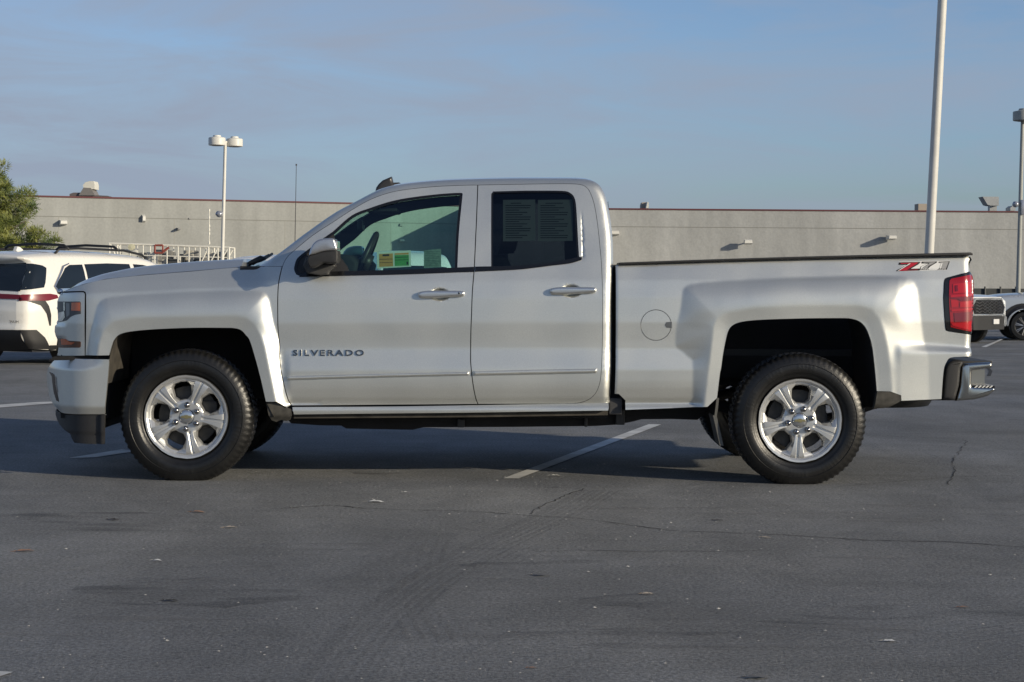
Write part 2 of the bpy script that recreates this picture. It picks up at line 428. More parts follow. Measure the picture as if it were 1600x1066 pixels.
def flare(p, y, out, lip, h1, ylip):
    """push the base depth y out towards the wheel lip inside the flare outline"""
    y = y.copy(); x0, z0 = np.min(out, 0); x1, z1 = np.max(out, 0)
    c = (p[:, 0] > x0) & (p[:, 0] < x1) & (p[:, 1] > z0) & (p[:, 1] < z1)
    if not c.any(): return y
    q = p[c]; ino = inside(q, out); inl = inside(q, lip)
    do = dist(q, out); dl = dist(q, lip)
    xr_ = (q[:, 0]-x0)/(x1-x0); zr_ = (q[:, 1]-z0)/(z1-z0)
    hh = h1*(1-.9*ss((xr_-.84)/.08))*ss((zr_-.72)/.15)
    tw = ss((zr_-.66)/.14)*(1-ss((xr_-.86)/.08)); d_ = np.maximum(0, do-.019*tw)
    t = d_/(d_+dl+1e-9); t = t*(1-tw)+t*(2-t)*tw; yb = y[c]
    yy = yb*(1-t)+ylip*t
    yy[inl] = ylip+.005*np.clip(dl[inl]/.06, 0, 1.3)
    yy[~ino] = yb[~ino]; y[c] = yy; return y
YLF, YLR = -.030, -.032
_us = pp([(88,460),(135,458.3),(210,456.3),(300,451.2),(350,449.8),(407,449.3),(440,449)])
def F(x, z):
    x = np.asarray(x, float); z = np.asarray(z, float); zz = zr(x, z)
    led = np.interp(zz, _zt, _yt); up = np.interp(zz, _zt, _yu)
    p = np.stack([x, z], 1)
    cw_ = ss((x-P(440, 560)[0])/.05)
    y = up*(1-cw_)+led*cw_
    y = y+.40*np.maximum(0, z-np.interp(x, [a for a, c_ in _us], [c_ for a, c_ in _us]))*(1-ss((x-P(395, 0)[0])/.13))
    y = flare(p, y, BO_F, BL_F, .016, YLF); y = flare(p, y, BO_R, BL_R, .014, YLR)
    y = y + .15*(np.maximum(0, X_NOSE-x)/.25)**2.4
    return y
def rounder(F0, segs):
    """F0 with extra rounding next to polylines: (polyline, radius)"""
    def f(x, z):
        y = F0(x, z); p = np.stack([np.asarray(x, float), np.asarray(z, float)], 1)
        for s, r in segs: y = y+rnd(dist(p, s, False), r)
        return y
    return f
q = lambda pts, off=0.0, Fn=None: [PF(a, b, Fn or F, off) for a, b in pts]

# ---- outlines (traced, then given real depth)
FT = [(100,455.5),(115,449),(130,444),(165,436),(225,429.5),(300,423.5),(376,417),(441,416)]        # fender top edge
door_f = [(441,416.5),(439,424),(435.3,443),(434,464),(434,500),(435,522.5),(437,541),(437,559.5),(439.5,582),(444,603),(450,624),(455,633.5)]
ARF = [(171,556),(175.5,540),(180,530),(189,522.5),(210,518),(247.5,515),(300,513),(347.5,513),(365.5,513.5),(376,516.5),(383.5,524),(391,536),(405,585),(415,628.5)]
fender = chain(cr(q([(134,460),(134,500),(133,556)]), 2), q([(171,556)]), cr(q(ARF), 5), q([(432,628.5),(448,637.5)]), cr(q(door_f[::-1]), 5), cr(q(FT[::-1]), 4), cr(q([(100,455.5),(130,455.5)]), 2), q([(133,457)]))
fender = offset(fender, .0028)
seamB = [(746.5,290),(744.7,340),(743.3,370),(741.2,416),(740,432),(738,457),(736.8,490),(735.7,520),(735.3,559),(736,574),(739,600),(743,621),(747,632)]
topA = [(441,416.5),(445,407),(452,398),(467.5,384.5),(490,366.5),(520,347),(550,327.5),(580,311),(610,300.5),(640,295.3),(685,291),(730,289.2),(746.5,289)]
fdoor = offset(chain(cr(q(topA), 5), cr(q(seamB), 5), q([(455,634.5)]), cr(q(door_f[::-1]), 5)), .0028)
topB = [(746.5,289),(800,288),(860,287),(890,287),(908,288.5),(917,293),(923,302),(929,320),(934,350),(938,387.5),(940.5,419.5),(942,475),(941.5,540),(940,577),(938,596),(932,613),(921,624),(905,630),(880,631.5)]
rdoor = offset(chain(cr(q(topB), 5), q([(747,632)]), cr(q(seamB[::-1]), 5)), .0028)
W1 = chain(cr(q([(462.5,429),(459.5,420),(463,406),(470.5,398)]), 4), q([(505,372.5)]), cr(q([(520,362),(550,336.5),(580,324.5),(610,315),(640,309),(685,303.5),(718,301.5),(723,303)]), 5), cr(q([(723,303),(717,365),(714.5,424.5)]), 3), cr(q([(714.5,424.5),(680,426),(590,428.5),(470,432)]), 3))
W2 = chain(cr(q([(767.5,418.5),(767.3,360),(767.5,303)]), 3), q([(770.5,299.3)]), cr(q([(820,298),(860,298),(882.5,298.7),(891.5,302),(897,308),(900,320),(902,350),(903.5,380),(905,404)]), 5), cr(q([(905,405),(890,410.5),(860,415),(830,417.5),(767.5,421)]), 4))
sil = [(397.5,417),(410,413),(437.5,395),(475,366.5),(520,335),(550,318.5),(587.5,299),(610,291.5),(640,286.5),(685,282.5),(730,280.5),(800,279),(884,279),(908,279.6),(920,281.2),(930.5,285),(938,291.5),(944,302),(948,314),(951,328),(954.5,350),(957,375),(957.8,410),(956.5,480),(956,560),(953.5,624)]
R_CAB = .055
def Fsil(x, z): return F(x, z)+R_CAB
silW = cr([PF(a, b, Fsil) for a, b in sil], 5)
Fcab = rounder(F, [(silW, R_CAB)])
cab_out = chain(silW, q([(952,629.5),(880,631.5)]), cr(q(topB[::-1]), 5), cr(q(topA[::-1]), 5), q([(441,416)]))
i0 = 0
# panel gap dressing points for the rounded rim
rim = []
for dd in (.002, .006, .012, .02, .03, .042):
    rim += resample(offset(resample(silW, .01, False)+[(2.2, .2), (-1.2, .2)], dd), .012)
def hnd(cx, cy, rx, ry, dep):
    x0, z0 = PF(cx, cy, F); k = D/FPX
    def f(x, z):
        r = ((np.asarray(x)-x0)/(rx*k))**2+((np.asarray(z)-z0)/(ry*k))**2
        return dep*np.clip(1-r, 0, 1)**1.0
    pts = [(x0+rx*k*r*math.cos(t), z0+ry*k*r*math.sin(t)) for r in (.2, .4, .6, .75, .86, .94, .985, 1.02, 1.1) for t in np.linspace(0, 2*math.pi, 28)]
    return f, pts
cupF, cpF = hnd(687, 460.3, 16.5, 10.3, .035); cupR, cpR = hnd(892.5, 454.8, 16.5, 10.3, .035)
Fd = lambda x, z: F(x, z)+cupF(x, z)+cupR(x, z)
# crease behind the rear window
GR = [PF(a, b, F) for a, b in [(908.5,330),(909.5,350),(910.5,375),(911,402)]]
def Fdr(x, z):
    p = np.stack([np.asarray(x, float), np.asarray(z, float)], 1); d = dist(p, GR, False)
    w = ss((GR[0][1]+.02-p[:, 1])/.15)
    s_ = np.where(p[:, 0] < np.interp(p[:, 1], [g[1] for g in GR][::-1], [g[0] for g in GR][::-1]), 1.0, 0.0)
    return Fd(x, z)+w*(.0025*s_*np.clip(1-d/.03, 0, 1)+.005*np.clip(1-d/.006, 0, 1))
grx = [(g[0]+dx, g[1]+dz) for g in resample(GR, .015, False) for dx in (-.03, -.02, -.012, -.006, -.003, 0, .003, .006) for dz in (0,)]

panel('fender', fender, F, SILVER, truck, sp=.010, far=1, yc=YC)
fd = panel('front_door', fdoor, Fd, SILVER, truck, holes=[W1], sp=.016, extra=cpF, far=1, yc=YC)
rd = panel('rear_door', rdoor, Fdr, SILVER, truck, holes=[W2], sp=.016, extra=cpR+grx, far=1, yc=YC)
Fs = lambda x, z: np.asarray(Fcab(x, z))
panel('cab_side', cab_out, Fs, SILVER, truck, sp=.02, extra=rim, far=1, yc=YC, thick=.004)

# rocker
rock = offset(chain(cr(q([(456.5,636),(600,635.2),(747,633),(951,629.5)]), 4), q([(951.5,636),(950.5,642)]), cr(q([(940,642),(747,645),(600,646.5),(459,648)]), 4)), .0012)
panel('rocker_panel', rock, F, SILVER, truck, sp=.012, far=1, yc=YC)
rk2 = chain(q([(459,648),(600,646.5),(747,645),(950,642)], .02), q([(950,649),(747,652),(600,653),(459,654)], .02))
panel('rocker_flange', rk2, lambda x, z: F(x, z)*0+.035, GRIME, truck, sp=.03, far=1, yc=YC)

# windows
def off_field(o_): return lambda x, z: F(x, z)+o_
W1i = offset(resample(W1, .012), .016); W2i = offset(resample(W2, .012), .011)
panel('window_seal', resample(W1, .012), off_field(.004), BLACKG, fd, holes=[W1i], sp=.015, far=None, thick=.03)
panel('window_seal', resample(W2, .012), off_field(.004), BLACKG, rd, holes=[W2i], sp=.015, far=None, thick=.03)
sail = q([(459,424),(459,419),(463,404),(470.5,396),(506,371),(519.5,361),(523.5,374),(523,398),(534,405),(543,417),(547,430.5),(464,433.5)])
sail = [p for p in sail]
panel('mirror_mount', sail, off_field(.010), BLACKP, fd, sp=.02)
dv = q([(519,362),(522.5,362.5),(524.5,372),(520,373)])
belt1 = chain(cr(q([(476,425.5),(540,423.8),(640,421),(716,418)]), 3), q([(740.3,417)]), q([(740,425)]), cr(q([(716,425.6),(640,428.6),(540,431),(467,432.8)]), 3))
panel('belt_molding', belt1, off_field(-.004), BLACKG, fd, sp=.02)
belt2 = chain(cr(q([(742.3,416.6),(800,415.5),(850,411.5),(885,405.8),(905,401.5)]), 4), q([(909.5,402)]), cr(q([(908.5,406.5),(890,411.7),(860,415.4),(830,419.2),(805,421.6),(742,424.6)]), 4))
panel('belt_molding', belt2, off_field(-.004), BLACKG, rd, sp=.02)
panel('window_glass', offset(resample(W1, .012), .006), off_field(.012), GLASS, fd, sp=.03, fl=False)
panel('window_glass', offset(resample(W2, .012), .006), off_field(.012), PRIV, rd, sp=.03, fl=False)
mesh_far = lambda Fn: (lambda x, z: 2*YC-Fn(x, z))
panel('window_glass', resample(W1, .012), mesh_far(off_field(.012)), GLASS, truck, sp=.03, fl=False)
panel('window_glass', resample(W2, .012), mesh_far(off_field(.012)), PRIVF, truck, sp=.03, fl=False)

# body-side moulding
def mould(a, b, par):
    t = cr(q(a), 3)+cr(q(b), 3)
    pillow('side_molding', resample(t, .03), 0, .02, .004, SILVER, par)
for a, b, par in (([(449,587.6),(560,584.6),(733,581)], [(733,586.2),(560,590.5),(449,593.8)], fd), ([(740,580.2),(840,577.5),(933,576)], [(932,582.6),(840,584.6),(740,586.6)], rd)):
    o_ = chain(cr(q(a), 3), cr(q(b), 3)); zc = np.mean([p[1] for p in o_]); 
    def Fm(x, z, o_=o_): 
        p = np.stack([np.asarray(x, float), np.asarray(z, float)], 1)
        return F(x, z)-.016+rnd(dist(p, o_), .009)
    panel('side_molding', resample(o_, .006), Fm, SILVER, par, sp=.006, thick=.02)

# handles
HANDLE = paint('handle_silver', (.72,.73,.72), .9, .30, .8)
def handle(dx, dy, par, lock):
    hp = [(653.3,460),(656,456.3),(670,454.2),(697,454.2),(720,454.6),(725.3,456.2),(725.6,460.8),(721,463.4),(700,464.8),(680,466),(659,466),(654.5,463.8)]
    pts = [PF(a+dx, b+dy, F) for a, b in hp]; y0 = float(F(np.array([pts[3][0]]), np.array([pts[3][1]]))[0])
    pl = chain(cr(pts+[pts[0]], 4)); 
    def Fh(x, z):
        p = np.stack([np.asarray(x, float), np.asarray(z, float)], 1)
        return y0-.036+rnd(dist(p, pl), .012)
    h = panel('door_handle', resample(pl, .005), Fh, HANDLE, par, sp=.006, thick=.034, sm_flange=True)
    if lock:
        x, z = PF(717.3+dx, 458.3+dy, F); mb = MB().lathe([(0, y0-.0375), (.0055, y0-.0375), (.0065, y0-.034)], 14, 'Y', (x, 0, z)); mb.build('lock', BLACKG, h, True)
handle(0, 0, fd, True); handle(205.5, -5.6, rd, False)

# ---- bed
ARR = [(1120.5,622),(1125,585),(1127,575),(1130,553),(1134,532.5),(1138,517.5),(1145,508.5),(1160,503),(1190,500),(1250,498),(1290,497.5),(1317.5,497.5),(1330,498.3),(1343,502.5),(1352.5,512),(1358.5,526),(1363,543),(1367,577),(1370,611.5)]
LAMP = chain(cr(q([(1517.5,424),(1500,428.6),(1480,434)]), 3), cr(q([(1480,434),(1475.5,438),(1474.3,455),(1474,470),(1477,512),(1481.5,518)]), 4), q([(1520,523.5)]))
bed = chain(q([(961.8,415.2)]), q([(966,414)]), cr(q([(966,414),(1140,407.7),(1300,403.2),(1517.5,399)]), 5), cr(q([(1517.5,399),(1520,405.5),(1517,411.5),(1517.5,424)]), 4), cr(q([(1517.5,424),(1500,428.6),(1480,434)]), 3), cr(q([(1480,434),(1475.5,438),(1474.3,455),(1474,470),(1477,512),(1481.5,518)]), 4), q([(1520,523.5),(1519,557)]),
            cr(q([(1519,557),(1500,557.5),(1484,559),(1478,566),(1474,580),(1469.5,623.5)]), 3), q([(1408,626.5),(1407.5,618),(1391,612)]), q([(1370,611.5)]), cr(q(ARR[::-1]), 5), q([(1105.5,636),(1050,638),(977,640.8),(977,626),(967,616),(960.3,615.6)]), cr(q([(960.3,615.6),(962,559),(962.3,480),(961.8,415.2)]), 3))
bedrear = q([(1517.5,399),(1520,405.5),(1517,411.5),(1517.5,424),(1521,430),(1522,500),(1520,523.5),(1519,557)])
bedfront = q([(961,415),(961.8,480),(961.5,559),(959.5,616)])
bedtop = q([(961,415),(966,413.5),(1140,407.2),(1300,402.7),(1517.5,398.5)])
Fbed = rounder(F, [(bedrear, .045), (bedfront, .012), (bedtop, .012)])
# ledge runs forward of the wheel and again behind it
LZ = q([(1412,551.8),(1506,543),(1520,543)])
def Fbed2(x, z):
    y = Fbed(x, z); x = np.asarray(x, float); z = np.asarray(z, float)
    ztop = np.interp(x, [LZ[0][0], LZ[1][0]], [P(1443, 534)[1], LZ[1][1]])
    ze = np.interp(x, [LZ[0][0], LZ[1][0], LZ[2][0]], [LZ[0][1], P(1506, 550.5)[1], P(1520, 551)[1]])
    r = (x > P(1400, 500)[0])
    b = np.interp(x, [P(1392,0)[0], P(1412,0)[0], P(1506,0)[0]], [0, .018, .018])
    tgt = .013-.03*ss((ztop+.004-z)/np.maximum(.03, ztop-ze+.008))
    up = np.interp(zr(x, z), _zt, _yu)
    base = np.where(z < ztop+.01, tgt, up)
    yy = flare(np.stack([x, z], 1), base, BO_R, BL_R, .014, YLR)
    p = np.stack([x, z], 1)
    for s, rr in ((bedrear, .045),): yy = yy+rnd(dist(p, s, False), rr)
    w_ = ss((x-P(1394, 500)[0])/.05)*ss((.965-z)/.03)
    return y*(1-w_)+yy*w_
exr = []
for dd in (.002, .006, .012, .02, .032): exr += [(a-dd, b) for a, b in resample(bedrear, .015, False)]
fuel_c = PF(1025, 508.2, F); FR = 24.4*D/FPX
fring = [(fuel_c[0]+FR*math.cos(t), fuel_c[1]+FR*math.sin(t)) for t in np.linspace(0, 2*math.pi, 49)[:-1]]
bs = panel('bed_side', offset(bed, .001), Fbed2, SILVER, truck, holes=[fring], sp=.0105, extra=exr, far=None)
# far side of the bed has no fuel door
panel('bed_side', offset(bed, .001), mesh_far(Fbed2), SILVER, truck, sp=.03, thick=-.02)
fr2 = offset(fring, .0035)
notch = q([(1050,502.6),(1041,503.3),(1038.3,508),(1041,512.4),(1050,513)])
def Ffuel(x, z): return F(x, z)+.0005
fdr = panel('fuel_door', fr2, Ffuel, SILVER, bs, sp=.008, thick=.01)
panel('finger_notch', offset(resample(notch, .006), .001), lambda x, z: F(x, z)-.0012, mat('notch_shade', (.16,.17,.18), .35, .5), fdr, sp=.008, thick=.004)  # flat patch; the shade of the finger recess is painted as grey
cap = chain(cr(q([(966,414),(1140,407.7),(1300,403.2),(1517.5,399)]), 5), q([(1517,396),(1514,394.6)]), cr(q([(1514,394.6),(1300,399.8),(1140,404.4),(969,410.3)]), 5), q([(966,411)]))
pillow('bed_rail_cap', resample(cap, .05), .045, .20, .006, BLACKP, truck, far=1, yc=YC)
# bed box
xb0, xb1 = P(963, 500)[0], P(1512, 500)[0]
mb = MB(); zt0 = P(966, 414, .1)[1]; zt1 = P(1517, 399, .1)[1]
for s in (0, 1):
    ya, yb = (.13, .17) if s == 0 else (2*YC-.17, 2*YC-.13)
    mb.add([(xb0, ya, .99), (xb1, ya, .99), (xb1, yb, .99), (xb0, yb, .99), (xb0, ya, zt0-.01), (xb1, ya, zt1-.01), (xb1, yb, zt1-.01), (xb0, yb, zt0-.01)], [(0,3,2,1),(4,5,6,7),(0,1,5,4),(1,2,6,5),(2,3,7,6),(3,0,4,7)])
mb.box(xb0, xb0+.03, .17, 2*YC-.17, .75, zt0-.012); mb.box(xb0, xb1, .66, 2*YC-.66, .74, .78)
mb.build('bed_liner', BLACKP, truck)
tg = q([(1516,401),(1519,406),(1516,412),(1516.5,424),(1517.5,445),(1518,520),(1517.5,560)])
strip('tailgate', [(x, .085, z) for x, z in tg], [(x, 2*YC-.085, z) for x, z in tg], SILVER, truck, 12, .012, [(1, 0)]*len(tg), 4)
mb = MB(); mb.box(P(1505,0)[0], P(1516,0)[0], .17, 2*YC-.17, .76, zt1-.012, .01); mb.build('tailgate_inner', SILVER, truck)

# tail lamp
Flamp = lambda x, z: F(x, z)+rnd(np.maximum(P(1526.5, 0)[0]-np.asarray(x, float), 0), .07)-.004
lamp_o = chain(cr(q([(1519,424),(1500,428.6),(1480,434.4)]), 3), cr(q([(1480,434.4),(1476,438.4),(1474.8,455),(1474.5,470),(1477.5,511.5),(1482,517.3)]), 4), q([(1519,523)]), cr(q([(1519,523),(1523.3,516),(1525.6,485),(1525.8,440),(1522.5,427.5),(1519,424)]), 3))
lamp_o = resample(offset(lamp_o, .001), .01)
lm = panel('tail_lamp', lamp_o, Flamp, BLACKG, truck, sp=.012, far=1, yc=YC, thick=.05)
RED = mat('red_lens', (0.32, 0.003, 0.006), 0.2, coat=.8, emit=None); REDD = mat('dark_red_lens', (0.18, 0.002, 0.006), 0.12, coat=1.0); REDL = mat('bright_red_lens', (0.46, 0.008, 0.014), 0.25, coat=.6)
for M_ in (RED, REDD, REDL): M_.node_tree.nodes['Principled BSDF'].inputs['Coat Roughness'].default_value = .05
lens = chain(q([(1483.3,438.5),(1486,435.6)]), q([(1520,428.8)]), cr(q([(1520,428.8),(1524.5,436),(1524.7,485),(1522.2,513),(1518,518.4)]), 3), cr(q([(1516,518),(1500,514.8),(1487,511.5),(1485,508),(1482.5,470),(1482.8,445)]), 3))
def Flens(k_): return lambda x, z: Flamp(x, z)-.004-k_
panel('lens', resample(lens, .01), Flens(0), RED, lm, sp=.01, thick=.01)
for nm, pl, mm, k_ in (('reflector', [(1488.5,444),(1521,440),(1521.5,457),(1488.5,458.5)], REDL, .003), ('reflector', [(1491.5,446),(1495.5,445.6),(1496,455),(1492,455.4)], REDD, .006),
    ('lens_band', [(1484.5,461.5),(1524,458.2),(1524,462),(1484.5,464.8)], REDL, .003), ('lens_band', [(1484.5,465.5),(1524,463),(1524,469.3),(1500,470),(1496,467.5),(1484.7,466.6)], REDD, .0035),
    ('lens_band', [(1485,468.5),(1494,469.5),(1497,473),(1496.5,479),(1486,480.5)], REDL, .003), ('lens_band', [(1499,472.5),(1522,470),(1522,479.5),(1499,480.5)], REDL, .003), ('lens_band', [(1486,484),(1520,481.5),(1520,484.5),(1486,486.8)], REDL, .004),
    ('lens_band', [(1490,489),(1521,487),(1520,501),(1491,503.5)], REDD, .003), ('lens_band', [(1486,505.5),(1500,505),(1519,503),(1518,511.5),(1516,516),(1500,512.5),(1488,509)], REDL, .003)):
    panel(nm, resample(q(pl), .012), Flens(k_), mm, lm, sp=.012, thick=.006)

# ---- front clip
hl_pan = chain(cr(q([(95.5,458),(110,457),(127,456.5),(131.5,457.5),(132.8,461)]), 3), q([(132.6,556)]), q([(89,556),(91,545),(90.5,530),(87.5,526),(85.5,518),(86,509),(90,505.5),(90.5,500),(89,480),(89,471),(93,461)]))
Fn = lambda x, z: F(x, z)-.012*ss((P(0,505)[1]-np.asarray(z))/.02)*ss((np.asarray(z)-P(0,531)[1])/.02)*ss((P(104,0)[0]-np.asarray(x))/.05)
hl = panel('headlight_surround', offset(resample(hl_pan, .012), .0015), Fn, SILVER, truck, sp=.01, far=1, yc=YC)
LENS = glass('lamp_lens', (.80, .82, .82)); AMBER = mat('amber_lens', (.62, .13, .035), .25, coat=1); REFL = mat('lamp_reflector', (.62, .62, .60), .18, .9, noise=.3, nscale=40); LDARK = mat('lamp_housing', (.085, .09, .095), .35)
hl1 = q([(90,471.2),(124.5,471.2),(126.4,473),(126.4,490.5),(116.5,492.3),(110,495.5),(104,501),(90.6,504)])
hb = panel('headlight', resample(hl1, .01), lambda x, z: F(x, z)-.002, LDARK, truck, sp=.012, far=1, yc=YC, thick=.012)
panel('turn_signal', resample(q([(112,472.8),(125,472.8),(125,486),(111.5,485.5)]), .01), lambda x, z: F(x, z)-.006, AMBER, hb, sp=.01, thick=.006)
panel('reflector', resample(q([(91,489),(100.5,486.5),(101.5,496),(97,502),(91.2,503)]), .01), lambda x, z: F(x, z)-.006, REFL, hb, sp=.01, thick=.006)
panel('reflector', resample(q([(99,472.5),(101.5,472.5),(101.5,485.5),(99.5,486)]), .01), lambda x, z: F(x, z)-.005, REFL, hb, sp=.01, thick=.006)
panel('reflector', resample(q([(103,474),(109,474),(109,492),(104,496)]), .01), lambda x, z: F(x, z)-.004, mat('lamp_grey', (.22,.23,.24), .3, .6), hb, sp=.01, thick=.006)
hl2 = q([(90.5,529),(98,528.6),(103,532),(125,533.5),(126.5,535),(126.2,541.5),(124.5,543.3),(90.8,543.3)])
hb2 = panel('running_light', resample(hl2, .01), lambda x, z: F(x, z)-.002, mat('dark_amber', (.10, .04, .02), .2, coat=1), truck, sp=.012, far=1, yc=YC, thick=.012)
panel('lens', resample(q([(95,530),(102,529.5),(109,534.5),(116,535.5),(112,538.5),(96,539)]), .01), lambda x, z: F(x, z)-.005, AMBER, hb2, sp=.01, thick=.006)
# hood
def hoodpt(px, py, Y): x, z = P(px, py, Y); return (x, Y, z)
hs = [100, 115, 130, 150, 165, 195, 225, 262, 300, 340, 376.5]
ft_y = np.interp(hs, [a for a, b in FT], [b for a, b in FT])
HS = [(96.5,457.3),(105,448.5),(120,439),(135,433),(150,428.2),(180,421.5),(210,416.3),(255,411.8),(300,408.2),(340,405.9),(376.5,404.2)]
sil_y = np.interp(hs, [a for a, b in HS], [b for a, b in HS])
v = []; rows = []
prof = [(0, 0), (.012, .04), (.05, .34), (.10, .70), (.135, .90), (.19, .985), (.38, 1.0), (.70, 1.0), (1, .99)]
for i, px in enumerate(hs):
    x0, z0 = PF(px, ft_y[i], F); y0 = float(F(np.array([x0]), np.array([z0]))[0])
    zs = P(px, sil_y[i], .25)[1]; sweep = .10*max(0, (hs[3]-px)/50)**1.5
    row = []
    for t, w in prof: row.append((x0-sweep*(t if t < .4 else .4)*0, y0+(YC-y0)*t, z0+(zs-z0)*w))
    row = row+[(a, 2*YC-b, c) for a, b, c in row[-2::-1]]; rows.append(row)
front = []
x0, z0 = PF(96, 458, F)
front = [(x0-.012*math.sin(math.pi*j/16), rows[0][j][1]+(.01 if j == 0 else 0), z0-.012) for j in range(17)]
rows = [front]+rows
n_ = len(rows[0]); v = [p for r in rows for p in r]
f = [(i*n_+j, i*n_+j+1, (i+1)*n_+j+1, (i+1)*n_+j) for i in range(len(rows)-1) for j in range(n_-1)]
hood = mesh('hood', v, f, SILVER, truck)
bh = MB(); xr = rows[-1]; bh.add([p for p in xr]+[(p[0]+.02, p[1], p[2]-.055) for p in xr], [(j, j+1, n_+j+1, n_+j) for j in range(n_-1)]); bh.build('hood_lip', SILVER, hood, True)
# cowl and wipers
cx0, cx1 = P(374, 0)[0], P(412, 0)[0]; zc0 = P(380, 415.5, .2)[1]
mb = MB(); mb.box(cx0, cx1+.35, .10, 2*YC-.10, zc0-.05, zc0-.002); mb.build('cowl', BLACKP, truck)
mb = MB(); 
mb.tube([hoodpt(385, 414.5, .35), hoodpt(396, 409, .36), hoodpt(408, 404.2, .38), hoodpt(413, 404, .40)], [.012, .016, .02, .012], 8)
mb.tube([hoodpt(395, 413, .5), hoodpt(420, 398.5, .8)], .008, 6); mb.build('wiper', BLACKP, truck, True)
mb = MB(); mb.tube([hoodpt(392, 413.5, 1.2), hoodpt(408, 408.5, 1.25), hoodpt(425, 397, 1.6)], .010, 6); mb.build('wiper', BLACKP, truck, True)

# windscreen, roof and cab back: one cross-sweep over the silhouette
sw = [tuple(p) for p in silW]; Ys = [float(Fsil(np.array([a]), np.array([b]))[0]) for a, b in sw]
def cut(i0, i1): return list(range(i0, i1+1))
nseg = 5; iw = nseg*6; ir = nseg*20
nn = [(a, y, b) for (a, b), y in zip(sw, Ys)]; ff = [(a, 2*YC-y, b) for (a, b), y in zip(sw, Ys)]
I = cut(0, iw+3); dirs = [(-.55, .83)]*len(I)
strip('windshield', [nn[i] for i in I], [ff[i] for i in I], WSGL, truck, 20, [.03+.0*k for k in range(len(I))], dirs, 2.6)
I = cut(iw, ir); dirs = [(0, 1)]*len(I); cw = [.03 for i in I]
strip('roof', [nn[i] for i in I], [ff[i] for i in I], SILVER, truck, 20, cw, dirs, 3)
strip('headliner', [(a, b, c-.05) for a, b, c in [nn[i] for i in I[3:-1]]], [(a, b, c-.05) for a, b, c in [ff[i] for i in I[3:-1]]], TRIM, truck, 6, .02, dirs, 2)
I = cut(ir, len(sw)-1)
cb = strip('cab_back', [nn[i] for i in I], [ff[i] for i in I], SILVER, truck, 12, .0, [(1, 0)]*len(I), 4)
zb0, zb1 = 1.32, 1.70; xq = lambda z: float(np.interp(z, [sw[i][1] for i in I][::-1], [sw[i][0] for i in I][::-1]))+.003
mb = MB(); mb.add([(xq(zb0), .45, zb0), (xq(zb0), 2*YC-.45, zb0), (xq(zb1), 2*YC-.48, zb1), (xq(zb1), .48, zb1)], [(0, 1, 2, 3)]); mb.build('rear_window', BLACKG, cb)
# roof antenna
fin = [W(a, b, .98) for a, b in [(586,301),(588,293),(592,287.5),(598,282),(605,279),(612,276),(613,280),(614.2,285.5),(623.5,285.2),(627,287),(630,292),(630,300)]]
pillow('roof_antenna', resample(fin, .03), .955, 1.055, .02, mat('antenna_black', (.035,.033,.032), .35), truck)

# inner trim and floor
trim_o = chain([sw[i] for i in range(3, len(sw))], q([(880,631.5),(470,634),(441,560),(441,420)]))
TI = offset(resample(trim_o, .03), .012)
for fn in (lambda x, z: F(x, z)+.075, lambda x, z: 2*YC-F(x, z)-.075):
    panel('door_trim', TI, fn, TRIM, truck, holes=[offset(resample(W1, .03), .012), offset(resample(W2, .03), .012)], sp=.06, fl=True, thick=(.02 if fn(np.array([0.]), np.array([1.]))[0] < 1 else -.02))
mb = MB(); xA, xB = P(441, 0)[0], P(945, 0)[0]
mb.box(xA, xB, .10, 2*YC-.10, .42, .60); mb.box(xB-.05, xB-.02, .15, 2*YC-.15, .6, 1.30); mb.build('cabin_floor', TRIM, truck)
# dashboard
dash = [W(a, b, 1.0) for a, b in [(452,417),(500,404),(540,399),(566,402),(575,412),(572,430),(560,470),(452,470)]]
pillow('dashboard', resample(dash, .06), .14, 2*YC-.14, .03, TRIM, truck)
# steering wheel, left-hand drive = near side
sc_ = Vector((P(570, 405, .45)[0], .45, P(570, 405, .45)[1]-.02)); ax = Vector((-.88, 0, .36)).normalized(); u_ = Vector((0, 1, 0)); w_ = ax.cross(u_).normalized()
ring = [sc_+(u_*math.cos(t)+w_*math.sin(t))*.19 for t in np.linspace(0, 2*math.pi, 33)]
SWM = mat('steering_wheel_leather', (.05, .052, .058), .4)
mb = MB(); mb.tube(ring, .017, 8, False); mb.bar(sc_-u_*.18, sc_+u_*.18, .014); mb.bar(sc_, sc_-w_*.18, .016); mb.bar(sc_+ax*.03, sc_-ax*.04, .06, 12); mb.bar(sc_, sc_-Vector((.45, 0, .0))+Vector((0,0,-.22)), .04)
mb.build('steering_wheel', SWM, truck, True)
# seats
SEAT = mat('seat_fabric', (.035, .038, .044), .85, noise=.2, nscale=12)
def seat(x, y, par):
    bk = [(x, .62), (x+.10, .60), (x+.34, 1.28), (x+.30, 1.36), (x+.20, 1.36)]; cush = [(x-.46, .80), (x-.46, .62), (x+.08, .60), (x+.10, .84), (x-.3, .86)]
    s = pillow('seat', resample([(a, b) for a, b in bk], .08), y-.25, y+.25, .05, SEAT, par)
    pillow('seat_cushion', resample(cush, .08), y-.26, y+.26, .04, SEAT, s)
    pillow('headrest', resample([(x+.25, 1.38), (x+.36, 1.39), (x+.40, 1.56), (x+.30, 1.58)], .05), y-.13, y+.13, .03, SEAT, s)
xs = P(715, 0)[0]
seat(xs, .55, truck); seat(xs, 1.46, truck)
rb = [(xB-.55, .80), (xB-.5, .6), (xB-.12, .6), (xB-.06, 1.34), (xB-.16, 1.34), (xB-.26, .84)]
pillow('rear_bench', resample(rb, .08), .22, 2*YC-.22, .04, SEAT, truck)
